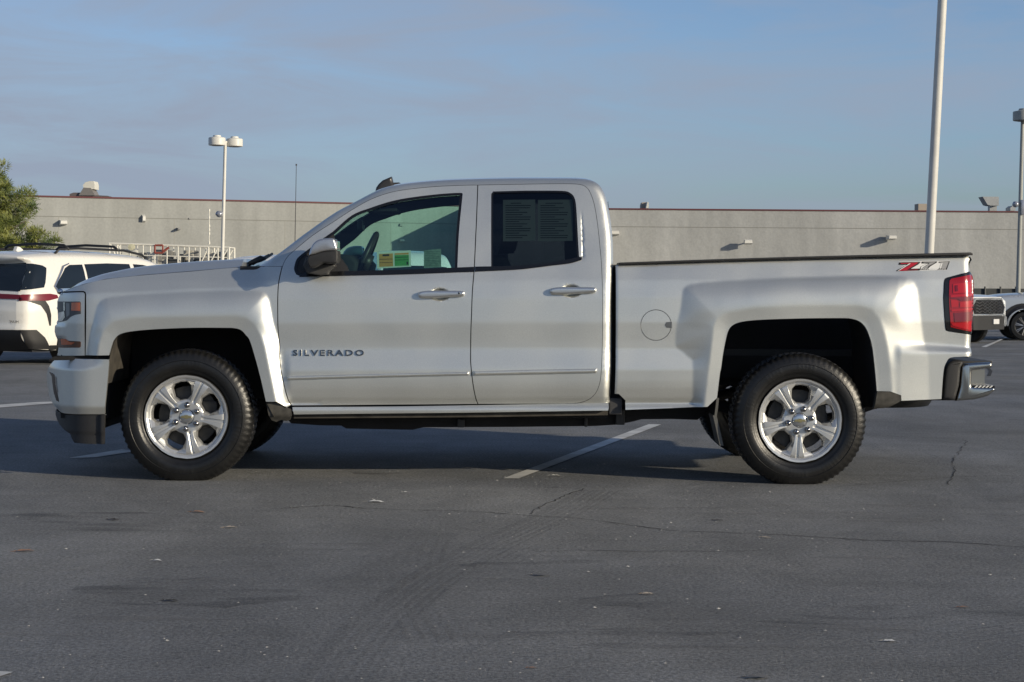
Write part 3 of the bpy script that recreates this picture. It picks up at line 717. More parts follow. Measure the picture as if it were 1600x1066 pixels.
# mirror inside, sun visors
mb = MB(); a = W(567, 342, 1.0); b = W(568, 352, 1.0)
mb.bar((a[0], 1.0, a[1]), (b[0], 1.0, b[1]), .008); mb.box(b[0]-.03, b[0]+.0, .88, 1.12, b[1]-.035, b[1]+.03, .008)
mb.build('rearview_mirror', BLACKP, truck)
for y in (.3, 1.2):
    a = W(600, 345, y+.2); mb = MB(); mb.box(a[0]-.10, a[0]+.09, y, y+.5, a[1]+.05, a[1]+.07, .005); mb.build('sun_visor', TRIM, truck)

# papers stuck inside the glass
PAP = mat('sticker_white', (.72, .78, .66), .8); ORG = mat('sticker_orange', (.62, .33, .10), .8, noise=.12, nscale=120); GRN = mat('sticker_green', (.10, .36, .10), .8, noise=.15, nscale=120); INK = mat('ink', (.03, .03, .03), .8); GRY = mat('sticker_grey', (.20, .27, .22), .8, noise=.3, nscale=60)
Fi = lambda k_: (lambda x, z: F(x, z)+.020-k_)
def sheet(nm, pts, k_, mm, par): return panel(nm, q(pts), Fi(k_), mm, par, sp=.05, fl=True, thick=.0008)
st = sheet('window_sticker', [(588.5,394),(641.5,391.2),(642.2,416.8),(589,419.7)], 0, PAP, fd)
sheet('sticker_panel', [(592,397),(613.5,396),(614,416.2),(592.4,417.2)], .0012, ORG, st); sheet('sticker_panel', [(616.3,398.8),(638.5,398.2),(639,415),(616.6,415.9)], .0012, GRN, st)
sheet('sticker_panel', [(616.3,395.8),(638.2,394.8),(638.4,397.6),(616.4,398.4)], .0012, ORG, st)
for l in ([(597.5,397.6),(608,397.1),(608,400.2),(597.5,400.6)], [(592.6,404.8),(613.2,404.4),(613.2,405.2),(592.6,405.7)], [(592.6,410.3),(613.3,409.8),(613.3,410.5),(592.6,411)], [(617,402),(638,401.2),(638,401.9),(617,402.8)], [(617,406.3),(638.4,405.4),(638.4,406.1),(617,407)], [(635,409),(637.6,408.9),(637.7,413.4),(635.2,413.5)]):
    sheet('ink_line', l, .0022, INK, st)
s2 = sheet('window_sticker', [(662.2,391.3),(689,388.6),(689.2,417.8),(662,419)], 0, GRY, fd)
for i in range(9):
    y = 393.5+i*2.7; sheet('ink_line', [(664,y),(687.5-(i % 3)*3,y-.8),(687.5-(i % 3)*3,y-.1),(664,y+.7)], .0012, mat('faded_ink', (.10,.15,.12), .8), s2)
BG = mat('guide_paper', (.55, .60, .52), .8)
for (a0, a1, r0) in ((786, 836.5, 0), (840.5, 895, 1)):
    s3 = sheet('buyers_guide', [(a0,312.3),(a1,311.6),(a1+.6,376.3),(a0,377.2)], 0, BG, rd)
    for i in range(16):
        y = 317+i*3.6; e = [.62, .9, .8, .93, .5][(i*3+r0) % 5]; s_ = 12 if i == 0 else 4
        sheet('ink_line', [(a0+s_,y),(a0+s_+(a1-a0-2*s_)*e,y-.2),(a0+s_+(a1-a0-2*s_)*e,y+1.0),(a0+s_,y+1.1)], .0012, INK, s3)

# ---- front bumper
xb_ = P(150, 0)[0]
zb_ = P(0, 577)[1]; zl_ = P(0, 636)[1]
def Fb(x, z):
    x = np.asarray(x, float); z = np.asarray(z, float)
    y = -.012+.24*(np.maximum(0, xb_-x)/.30)**2.4
    zt = zb_+.02*ss((x-P(125, 0)[0])/.15)*1.2
    y = y+.55*np.maximum(0, z-zt-.0)**1.0*ss((P(163,0)[0]-x)/.08+.25)
    y = y+.5*np.maximum(0, zl_-z)
    return y
bo = [(87,561),(110,560.6),(150,561.5),(169,562),(170.3,564.5),(167.5,600),(163.8,645),(163,647.3),(135,647.3),(105,646.5),(95,644),(87,636.5),(78.5,624),(73.8,607.5),(71.3,589.5),(72.5,580.5),(77,571.5)]
bw = resample(chain(cr([PF(a, b, Fb) for a, b in bo+[bo[0]]], 4)), .012)
fb = panel('front_bumper', bw, Fb, SILVER, truck, sp=.011, far=1, yc=YC)
# slot with trim in the corner
so = [PF(a, b, Fb) for a, b in [(75.5,580.5),(82,583),(85,586),(86,600),(89,612),(92,628),(88,626),(83.5,612),(81.5,598),(80.5,588)]]
panel('bumper_slot', resample(so, .008), lambda x, z: Fb(x, z)-.003, BLACKG, fb, sp=.008, thick=.004)
so = [PF(a, b, Fb) for a, b in [(86.2,588),(87.4,588.5),(88.3,602),(90.3,612),(89.2,612.5),(87,602)]]
panel('slot_trim', resample(so, .008), lambda x, z: Fb(x, z)-.006, CHROME, fb, sp=.008, thick=.004)
gap = [PF(a, b, F) for a, b in [(92,556),(171,556),(169.5,562.3),(87,561.5)]]
panel('bumper_gap', resample(gap, .03), lambda x, z: F(x, z)*0+.05, DARK, truck, sp=.03, far=1, yc=YC)
ao = [(86,642),(96,647.5),(120,648.3),(163.3,648.3),(163.2,660),(162.2,694.3),(140,694),(116,692),(112.5,686),(109.5,678),(100.5,672),(93,663.5),(88.5,655.5),(86,648)]
Fa = lambda x, z: -.0+.30*(np.maximum(0, xb_-np.asarray(x))/.30)**2.4+.12*ss((P(0,676)[1]-np.asarray(z))/.01)*.04+.02*ss((P(160,0)[0]-np.asarray(x))/.006)
panel('air_dam', resample([PF(a, b, Fa) for a, b in ao], .012), Fa, BLACKP, truck, sp=.011, far=1, yc=YC, thick=.03)
xi = lambda px: P(px, 0)[0]
# front face: grille, bumper bar and dam span the width
gx = [(94,459,F),(90,471,F),(89.5,484,F),(91,503,F),(87,509,F),(86,518,F),(89,528,F),(91,545,F),(89,556,F)]
pn = [(PF(a, b, fn)[0]+.004, float(fn(np.array([PF(a, b, fn)[0]]), np.array([PF(a, b, fn)[1]]))[0])+.002, PF(a, b, fn)[1]) for a, b, fn in gx]
strip('grille', pn, [(a, 2*YC-b, c) for a, b, c in pn], BLACKG, truck, 14, .06, [(-1, 0)]*len(pn), 3)
mb = MB()
for zc in (1.12, 1.02, .93, .84):
    pts = [(pn[0][0]-.035-.055*(1-abs(2*t-1)**3), .30+(2*YC-.6)*t, zc) for t in np.linspace(0, 1, 13)]; mb.tube(pts, .018, 8)
mb.build('grille_bar', CHROME, truck, True)
for fn, pts_, nm, mm in ((Fb, [(87,561),(77,571.5),(72.5,580.5),(71.3,589.5),(73.8,607.5),(78.5,624),(87,636.5),(95,644)], 'bumper_face', SILVER), (Fa, [(86,642),(86,648),(88.5,655.5),(93,663.5),(100.5,672),(109.5,678),(112.5,686),(116,692)], 'air_dam_face', BLACKP)):
    pn = []
    for a, b in pts_:
        x, z = PF(a, b, fn); pn.append((x, float(fn(np.array([x]), np.array([z]))[0]), z))
    strip(nm, pn, [(a, 2*YC-b, c) for a, b, c in pn], mm, truck, 14, .05, [(-1, 0)]*len(pn), 3)
mb = MB();  mb.box(P(90,0)[0], P(165,0)[0], .14, 2*YC-.14, .36, .74); mb.box(P(97,0)[0], P(130,0)[0], .2, 2*YC-.2, .7, 1.1); mb.build('radiator_support', DARK, truck)

# ---- wheel wells and underbody
for arc, x1_ in ((ARF, 0), (ARR, 1)):
    c = cr(q(arc), 3)
    if arc is ARF: c = [q([(166,600)])[0], q([(168,575)])[0]]+c+q([(428,652)])
    else: c = q([(1117,650)])+c+q([(1371,640)])
    v = []; 
    ys = [.02, .10, .25, .45, .62]
    cxm = np.mean([p[0] for p in c])
    for p in c:
        for k_, y in enumerate(ys): v.append((p[0], y+float(F(np.array([p[0]]), np.array([max(p[1], .5)]))[0])*(k_ == 0), p[1]+(.02*k_ if p[1] > .75 else 0)))
    n_ = len(ys); fcs = [(i*n_+j, i*n_+j+1, (i+1)*n_+j+1, (i+1)*n_+j) for i in range(len(c)-1) for j in range(n_-1)]
    for far_ in (0, 1):
        vv = [(a, 2*YC-b, d) if far_ else (a, b, d) for a, b, d in v]
        mesh('wheel_liner', vv, fcs, GRIME if arc is ARF else DARK, truck)
    xa, xb = min(p[0] for p in c), max(p[0] for p in c); zt_ = max(p[1] for p in c)
    for y in (.75, 2*YC-.78): MB().box(xa-.02, xb+.02, y, y+.03, .55, zt_+.10).build('inner_fender', DARK, truck)
# engine block and floor mass so that no light leaks
mb = MB(); mb.box(P(175,0)[0], P(441,0)[0], .66, 2*YC-.66, .45, 1.10); mb.box(P(460,0)[0], P(955,0)[0], .12, 2*YC-.12, .38, .43)
mb.box(P(960,0)[0], P(1110,0)[0], .10, 2*YC-.10, .46, .74); mb.box(P(1110,0)[0], P(1375,0)[0], .66, 2*YC-.66, .60, .74); mb.box(P(1375,0)[0], P(1500,0)[0], .12, 2*YC-.12, .50, .74)
mb.build('underbody', DARK, truck)
fr = [(425,640),(448,655),(455,662),(500,665),(533,665.5),(541,670),(645,672),(662,668),(800,667.5),(880,666.5),(930,666),(962,664),(985,660),(1003,655.5),(1050,655),(1090,656.5),(1110,640),(1110,620),(960,640),(700,645),(450,645)]
for y0 in (.30, 1.58):
    pillow('frame_rail', resample([W(a, b, .3) for a, b in fr], .1), y0, y0+.13, .01, DARK, truck)
for a, b, c_, d_ in ((715, 655, 726, 668), (913, 648, 918, 667), (962, 640, 976, 664)):
    x0, z1_ = P(a, b, .28); x1_, z0_ = P(c_, d_, .28); MB().box(x0, x1_, .27, .42, z0_, z1_, .006).build('body_mount', mat('bracket_grey', (.04,.04,.042), .6), truck)
mb = MB(); mb.box(P(956,0)[0], P(977,0)[0], .045, .12, P(0,643)[1], P(0,617)[1], .008)
mb.build('body_mount', mat('bracket_grey', (.04,.04,.042), .6), truck)
gapb = q([(955.5,415),(962.5,415),(962.5,640),(955.5,640)])
panel('cab_gap', gapb, lambda x, z: np.asarray(x)*0+.16, DARK, truck, sp=.1, far=1, yc=YC)
# black shields at the arch feet
sh = q([(415,629.5),(432,629.5),(448,638),(454.5,639.5),(456,648),(452,657),(446,659),(438,657),(430,660.5),(423,658),(419,650)])
panel('splash_shield', resample(sh, .012), lambda x, z: np.asarray(x)*0+.0+.03*ss((P(0,645)[1]-np.asarray(z))/.05), mat('dusty_plastic', (.055,.052,.045), .8, noise=.5, nscale=25), truck, sp=.012, far=1, yc=YC, thick=.04)
sh = q([(1370.5,612),(1391,612.5),(1407,618.5),(1407,626.5),(1389.5,637),(1380,638.3),(1366,639)])
panel('splash_shield', resample(sh, .012), lambda x, z: np.asarray(x)*0-.03+.035*ss((P(0,622)[1]-np.asarray(z))/.05), mat('dusty_plastic', (0,0,0)), truck, sp=.012, far=1, yc=YC, thick=.05)
mb = MB(); sp_ = [W(a, b, .10) for a, b in [(1120,622),(1118,640),(1116.5,650),(1120,665),(1127,696)]]
for i in range(len(sp_)-1):
    a, b = sp_[i], sp_[i+1]; w2 = .011
    mb.add([(a[0]-w2, .08, a[1]), (a[0]+w2, .08, a[1]), (b[0]+w2, .08, b[1]), (b[0]-w2, .08, b[1]), (a[0]-w2, .30, a[1]), (a[0]+w2, .30, a[1]), (b[0]+w2, .30, b[1]), (b[0]-w2, .30, b[1])], [(0,1,2,3),(7,6,5,4),(0,3,7,4),(1,5,6,2),(2,6,7,3),(0,4,5,1)])
mb.build('mud_guard', mat('guard_grey', (.10,.10,.095), .5), truck)
mb = MB().lathe([(.14, .40), (.36, .41), (.385, .45), (.39, .52), (.385, .60), (.36, .64), (.14, .66)], 40, 'Z', (P(1428,0)[0], 1.1, 0)); 
mb.build('spare_tyre', RUBBER, truck, True)
mb = MB(); ra, fa_ = P(1250, 657, .3)[0], P(291, 651, .3)[0]
mb.bar((ra, .3, .385), (ra, 1.7, .385), .05, 12); mb.lathe([(0, .88), (.10, .90), (.15, 1.0), (.10, 1.10), (0, 1.12)], 20, 'Y', (ra, 0, .385)); mb.bar((fa_, .35, .36), (fa_, 1.66, .36), .035, 10)
for y in (.50, 1.5): mb.tube([(ra-.7, y, .52), (ra-.3, y, .36), (ra, y, .33), (ra+.3, y, .38), (ra+.65, y, .50)], .03, 6)
mb.tube([(fa_+.3, 1.35, .38), (0, 1.35, .36), (ra-.6, 1.35, .40), (ra+.2, 1.4, .55), (ra+.75, 1.5, .5)], .035, 10)
mb.box(-.9, .3, .8, 1.25, .30, .42, .03)
mb.build('axle_and_exhaust', DARK, truck, angle=.7)

# ---- rear bumper
def bz(pts, Y): return [W(a, b, Y) for a, b in pts]
pillow('bumper_corner', resample(bz([(1473.5,623.8),(1475,600),(1478,575),(1482,567),(1490,563),(1503,563.5),(1506,567),(1502,575),(1499.5,602.5),(1493,626.3),(1484,625.5)], .03), .03), .03, .30, .02, BLACKP, truck, far=1, yc=YC)
CH2 = mat('bumper_chrome', (.46, .46, .44), .20, 1.0, noise=.05, nscale=4)
rbp = pillow('rear_bumper', resample(bz([(1502.5,573),(1507,568.5),(1530,566.8),(1547,566),(1549.5,569.5),(1548.8,575),(1518,579.3),(1517,604.5),(1553,605.8),(1554.2,610),(1543,619),(1521,624.6),(1493.5,626.5),(1499.8,604)], .06), .02), .045, .22, .014, CH2, truck)
pillow('bumper_bar', resample(bz([(1506,568),(1530,566.8),(1547,566),(1549.5,569.5),(1548.8,575),(1518,579.3)], .06), .02), .22, 2*YC-.04, .005, CH2, rbp)
pillow('bumper_bar', resample(bz([(1500,605),(1553,606.5),(1554.2,610),(1543,619),(1521,624.6),(1493.5,626.5)], .06), .02), .22, 2*YC-.04, .005, CH2, rbp)
mb = MB(); x0, z1_ = W(1507, 578, .2); x1_, z0_ = W(1541, 606, .2); mb.box(x0, x1_, .235, 2*YC-.2, z0_, z1_); mb.build('bumper_plate', mat('bumper_inner', (.34,.34,.32), .35, .9), rbp)
mb = MB(); x0, z1_ = W(1500, 566, .2); x1_, z0_ = W(1546, 569, .2); mb.box(x0-.05, x1_-.01, .10, 2*YC-.1, z0_, z1_+.012, .005); mb.build('step_pad', BLACKP, rbp)
mb = MB(); x0, z0_ = W(1517, 605, .10); x1_, _ = W(1551, 606.5, .10)
mb.box(x0, x1_, .05, 2*YC-.1, z0_-.004, z0_+.012, .003); mb.build('step_tread', BLACKG, rbp)
mb = MB()
for i in range(5):
    a = x0+.005+i*(x1_-x0-.02)/5; mb.add([(a, .046, z0_-.001), (a+.010, .046, z0_-.001), (a+.026, .046, z0_+.012), (a+.014, .046, z0_+.012)], [(0,1,2,3)])
    mb.add([(a+.014, .046, z0_+.0135), (a+.026, .046, z0_+.0135), (a+.026, .30, z0_+.0135), (a+.014, .30, z0_+.0135)], [(0,1,2,3)])
mb.build('tread_strip', mat('tread_white', (.7,.7,.68), .5), rbp)

# ---- door mirror (near side traced, far side a twin)
MIRC = paint('mirror_silver', (.50,.51,.53), .8, .30, .6)
def mirror_parts(far):
    y0, y1 = -.23, -.02
    cap_ = resample(cr([W(a, b, -.15) for a, b in [(484.8,399.5),(487,390),(491,382),(497.5,376.3),(508,373.2),(520,372.8),(524.5,375),(527,383),(528,391.2),(515,392.3),(504,394),(495,397),(484.8,399.5)]], 3), .01)[:-1]
    low_ = resample(cr([W(a, b, -.15) for a, b in [(484,400),(495,397.2),(504,394.3),(515,392.6),(528,391.5),(529.3,400),(528.5,409),(525,412),(516,411.5),(506,411),(497,416.5),(488,419),(483.5,414),(481.5,407),(484,400)]], 3), .01)[:-1]
    arm_ = resample([W(a, b, -.05) for a, b in [(487,418.5),(499,414),(508,411.8),(522,412.5),(524,416),(514,424),(512,429),(500,430.5),(480,427),(474,414),(478,402),(485,405)]], .01)
    fx = (lambda y: y) 
    def mk(nm, pl, ya, yb, r, mm, par):
        if far: return pillow(nm, pl, 2*YC-yb, 2*YC-ya, .01, mm, par)
        return pillow(nm, pl, ya, yb, r, mm, par)
    lo = mk('side_mirror', low_, y0, y1, .010, BLACKP, truck)
    mk('mirror_cap', cap_, y0-.006, y1, .012, MIRC, lo)
    mk('mirror_arm', arm_, -.06, .06, .008, mat('mirror_arm_grey', (.05,.05,.05), .5), lo)
    xg, _ = W(529, 400, -.1); zg0, zg1 = W(529, 409, -.1)[1], W(529, 377, -.1)[1]
    ya, yb = (y0+.03, y1-.01) if not far else (2*YC-y1+.01, 2*YC-y0-.03)
    mb = MB(); mb.box(xg-.012, xg+.0015, ya, yb, zg0, zg1, .004); mb.build('mirror_glass', CHROME, lo)
mirror_parts(False); mirror_parts(True)

# ---- lettering and decal
v, f = text_mesh('SILVERADO', .050, sx=1.52, extr=.003, bevel=.0012, spacing=1.28)
xs_ = [p[0] for p in v]; zs_ = [p[1] for p in v]; x0, z0 = PF(457.5, 556, F); x1_, z1_ = PF(569, 547, F)
sx_ = (x1_-x0)/(max(xs_)-min(xs_)); sz_ = (9.2*D/FPX)/(max(zs_)-min(zs_))
vv = [];
for a, b, c in v:
    X = x0+(a-min(xs_))*sx_; Zb = x0; Z = z0+(z1_-z0-9.2*D/FPX)*0+(b-min(zs_))*sz_+(X-x0)*.006
    vv.append((X, float(F(np.array([X]), np.array([Z]))[0])-.0035-c, Z))
EMB = mat('emblem_chrome', (.20, .20, .19), .25, 1.0)
K_ = mesh('model_emblem', vv, [tuple(reversed(t)) for t in f], EMB, fd, False)

DR = mat('decal_red', (.42, .012, .03), .4); DB = mat('decal_black', (.01, .01, .01), .4); DG = mat('decal_grey', (.33, .33, .33), .4, noise=.1, nscale=80); DW = mat('decal_white', (.78, .78, .76), .4)
def dpx(u, v_): return (1390+u/16.0, 400+v_/16.0)
def decal(pts, k_, mm, par, nm='decal'):
    return panel(nm, [PF(*dpx(a, b), F) for a, b in pts], lambda x, z: Fbed2(x, z)-.0008-k_, mm, par, sp=.03, fl=False)
dc = decal([(150,388),(225,330),(400,215),(210,215),(240,150),(770,140),(800,130),(1510,125),(1420,352),(1000,360),(700,372),(200,385)], 0, DW, bs)
decal([(235,160),(760,150),(770,165),(715,215),(530,320),(760,315),(745,365),(160,385),(165,365),(420,225),(215,222)], .0006, DB, dc)
decal([(275,180),(420,175),(560,168),(715,162),(690,190),(470,325),(430,355),(700,340),(700,352),(230,375),(300,330),(470,245),(530,190),(280,205)], .0012, DR, dc)
decal([(490,190),(530,190),(230,370),(195,375)], .0018, DW, dc)
decal([(800,145),(1190,138),(1180,165),(1020,260),(960,320),(1000,345),(745,355),(770,270),(930,195),(790,190)], .0006, DB, dc)
decal([(940,165),(1150,150),(1120,175),(970,255),(935,315),(800,320),(830,295),(960,215),(1000,175),(850,185),(840,165)], .0012, DG, dc)
decal([(935,195),(965,200),(830,285),(800,320),(775,315),(790,270)], .0018, DW, dc)
decal([(1225,145),(1505,132),(1430,345),(1180,350),(1240,310),(1285,180),(1225,175)], .0006, DB, dc)
decal([(1250,155),(1480,145),(1410,310),(1260,315),(1310,180),(1250,170)], .0012, DG, dc)
decal([(1290,180),(1325,175),(1285,300),(1245,305)], .0018, DW, dc)
v, f = text_mesh('OFF ROAD', .018, sx=1.5, shear=.25)
xs_ = [p[0] for p in v]; zs_ = [p[1] for p in v]; x0, z0 = PF(*dpx(770, 352), F); x1_, _ = PF(*dpx(1400, 345), F)
vv = []
for a, b, c in v:
    X = x0+(a-min(xs_))*(x1_-x0)/(max(xs_)-min(xs_)); Z = z0+(b-min(zs_))*(2.3*D/FPX)/(max(zs_)-min(zs_))+(X-x0)*.012
    vv.append((X, float(Fbed2(np.array([X]), np.array([Z]))[0])-.0034, Z))
mesh('decal_lettering', vv, [tuple(reversed(t)) for t in f], DW, dc, False)
# ================================================================ wheels of the pickup
def tyre_mesh(R=.401, w=.26, rim=.255, nseg=264, name='tyre', m=RUBBER, parent=None, tread=True):
    """axis Y, outer face towards -y, outer face plane at y = 0"""
    pr = [(rim-.012, .030), (rim-.002, .016), (rim+.006, .008), (rim+.014, .005), (rim+.026, .001), (rim+.030, -.004), (rim+.036, -.007), (rim+.060, -.010), (rim+.080, -.006), (rim+.083, -.010), (rim+.090, -.008), (R-.030, .001), (R-.012, .016),
          (R-.002, .034), (R-.001, .055), (R-.009, .058), (R-.009, .066), (R, .069), (R, .105), (R-.009, .108), (R-.009, .118), (R, .121)]
    full = pr+[(r, w-y) for r, y in pr[::-1]]
    v = []; n = nseg; k = len(full)
    for i in range(n):
        t = 2*math.pi*i/n; ph = i % 4 > 1
        for j, (r, y) in enumerate(full):
            jj = min(j, k-1-j)
            if tread and jj in (12, 13, 14) and ph: r = r-.005; y = y+(.002 if j < k/2 else -.002)
            if tread and jj in (7, 8) and (i//3) % 9 < 5 and i % 3: y = y-(.0012 if j < k/2 else -.0012)
            if tread and jj >= 17 and (i+jj) % 4 == 0: r = r-.006
            z = r*math.sin(t); x = r*math.cos(t)
            if z < -.377: z = -.377+(z+.377)*.16     # flattened on the ground
            v.append((x, y, z))
    f = [(i*k+j, i*k+j+1, ((i+1) % n)*k+j+1, ((i+1) % n)*k+j) for i in range(n) for j in range(k-1)]
    return mesh(name, v, f, m, parent, True, None, .6)

def alloy_face(ang, m=ALLOY, parent=None):
    """five broad spokes with a centre channel and faceted flanks, five six-sided windows, flat machined lip"""
    D2 = math.radians; S = D2(36)
    # r, depth of channel, depth of spoke face, depth at the window edge, half width of the spoke face, half angle of the window (deg)
    rows = [(.0445, .024, .024, .024, .016, 0), (.0465, .019, .019, .019, .016, 0), (.086, .0185, .0185, .020, .018, 0), (.0935, .021, .0165, .022, .019, 0), (.102, .0235, .0155, .027, .020, 15.0), (.136, .020, .0105, .033, .024, 24.5),
            (.165, .018, .0085, .034, .030, 21.2), (.194, .0165, .0075, .031, .037, 18.2), (.2125, .016, .0085, .025, .042, 11.5), (.2215, .0165, .011, .018, .041, 0), (.2255, .019, .019, .019, .042, 0), (.2275, .012, .012, .012, .042, 0), (.2375, .0045, .0045, .0045, .042, 0), (.2485, .003, .003, .003, .042, 0), (.2515, .008, .008, .008, .042, 0)]
    def ring(i, sgn):
        r, d0, d1, db, hw, dl = rows[i]
        ab = S-D2(dl) if dl else max(hw/r+.12*0, S*.72)
        a = [0, .0065/r, .0092/r, min(hw/r, S*.9), max(ab, min(hw/r, S*.9)+.01), S]
        if not dl and i < 4: a[4] = S*.70; a[3] = min(a[3], S*.62)
        dd = [d0, d0, d1, d1, db, db]; rr = [r]*6
        if abs(r-.102) < 1e-6: rr[5] = .0995; dd[5] = .023
        if abs(r-.2125) < 1e-6: rr[5] = .2155; dd[5] = .021
        return [(rr[k], sgn*a[k], dd[k]) for k in range(6)]
    bm = bmesh.new(); loops = []
    for k in range(5):
        base = D2(ang+72*k)
        for sgn in (1, -1):
            R_ = [[bm.verts.new((q_[0]*math.cos(base+q_[1]), q_[2], q_[0]*math.sin(base+q_[1]))) for q_ in ring(i, sgn)] for i in range(len(rows))]
            for i in range(len(rows)-1):
                for j in range(5):
                    if j == 4 and 4 <= i < 8: continue
                    f = [R_[i][j], R_[i][j+1], R_[i+1][j+1], R_[i+1][j]]
                    if sgn < 0: f = f[::-1]
                    bm.faces.new(f)
    bmesh.ops.remove_doubles(bm, verts=bm.verts, dist=2e-5)
    # close the middle and fold the window edges back into the wheel
    edges = [e for e in bm.edges if len(e.link_faces) == 1]
    win = [e for e in edges if .09 < math.hypot(e.verts[0].co.x, e.verts[0].co.z) < .22]
    for step, (dd, push) in enumerate(((.0045, .0035), (.045, .004))):
        r_ = bmesh.ops.extrude_edge_only(bm, edges=win); vs = [g for g in r_['geom'] if isinstance(g, bmesh.types.BMVert)]
        for v_ in vs:
            th = math.atan2(v_.co.z, v_.co.x); kk = round((math.degrees(th)-ang-36)/72); a = D2(ang+36+72*kk); cx_, cz_ = .158*math.cos(a), .158*math.sin(a)
            d_ = Vector((cx_-v_.co.x, 0, cz_-v_.co.z)).normalized(); v_.co += d_*push; v_.co.y += dd
        win = [g for g in r_['geom'] if isinstance(g, bmesh.types.BMEdge)]
    bmesh.ops.recalc_face_normals(bm, faces=bm.faces)
    tot = sum(f.normal.y*f.calc_area() for f in bm.faces if abs(f.normal.y) > .8)
    if tot > 0: bmesh.ops.reverse_faces(bm, faces=bm.faces)
    bmesh.ops.bevel(bm, geom=[e for e in bm.edges if len(e.link_faces) == 2 and e.calc_face_angle(0) > .12 and math.hypot(e.verts[0].co.x, e.verts[0].co.z) < .2257], offset=.0009, segments=1, affect='EDGES', clamp_overlap=True)
    for f in bm.faces: f.smooth = True
    for e in bm.edges:
        if len(e.link_faces) == 2 and e.calc_face_angle(0) > .10: e.smooth = False
    me = bpy.data.meshes.new('rim'); bm.to_mesh(me); bm.free()
    return new_obj('rim', me, parent, m)

def make_wheel(ang):
    """origin at the outer face centre; hub mesh with tyre, rim, nuts and cap under it"""
    K.o = Vector((0, 0, 0))
    mb = MB().lathe([(.249, .002), (.252, .008), (.248, .022), (.235, .05), (.228, .13), (.235, .22), (.245, .24)], 64, 'Y')
    mb.lathe([(0, .10), (.06, .095), (.07, .10), (.178, .10), (.181, .103), (.181, .13), (.10, .135)], 48, 'Y')
    hub = mb.build('wheel', STEEL, None, True, .7)
    tyre_mesh(parent=hub); alloy_face(ang, parent=hub)
    MB().lathe([(0, .009), (.026, .010), (.038, .013), (.043, .018), (.044, .03)], 28, 'Y').build('center_cap', mat('cap_silver', (.62,.64,.66), .2, .9), hub, True)
    K.o = Vector((0, 0, 0))
    bt = [(-.034,-.006), (-.010,-.006), (-.010,-.011), (.010,-.011), (.010,-.006), (.034,-.006), (.028,.006), (.010,.006), (.010,.011), (-.010,.011), (-.010,.006), (-.028,.006)]
    MB().prism(bt, .005, .014).build('emblem', mat('emblem_gold', (.62,.52,.26), .25, .9), hub)
    for k in range(6):
        a = math.radians(ang+22+60*k)
        MB().lathe([(0, -.010), (.008, -.0085), (.0150, -.001), (.0180, .008), (.0185, .026)], 16, 'Y', (0.071*math.cos(a), 0, 0.071*math.sin(a))).build('lug_nut', mat('lug_metal', (.30,.30,.31), .18, 1.0), hub, True)
    # caliper
    MB().box(.07, .17, .085, .15, -.07, .09, .01).build('brake_caliper', STEEL, hub)
    return hub
def copy_part(o, parent):
    c = o.copy(); COL.objects.link(c); c.parent = parent
    for ch in o.children: copy_part(ch, c)
    return c
wx_f = P(291, 651, .02); wx_r = P(1250, 657, .02)
wf = make_wheel(65); wr = make_wheel(50)
for w_, (x, z) in ((wf, wx_f), (wr, wx_r)):
    w_.parent = truck; w_.location = (x-TX, .012-YC, .381)
    c = copy_part(w_, truck); c.location = (x-TX, 2*YC-.012-YC, .381); c.rotation_euler = (0, 0, math.pi)
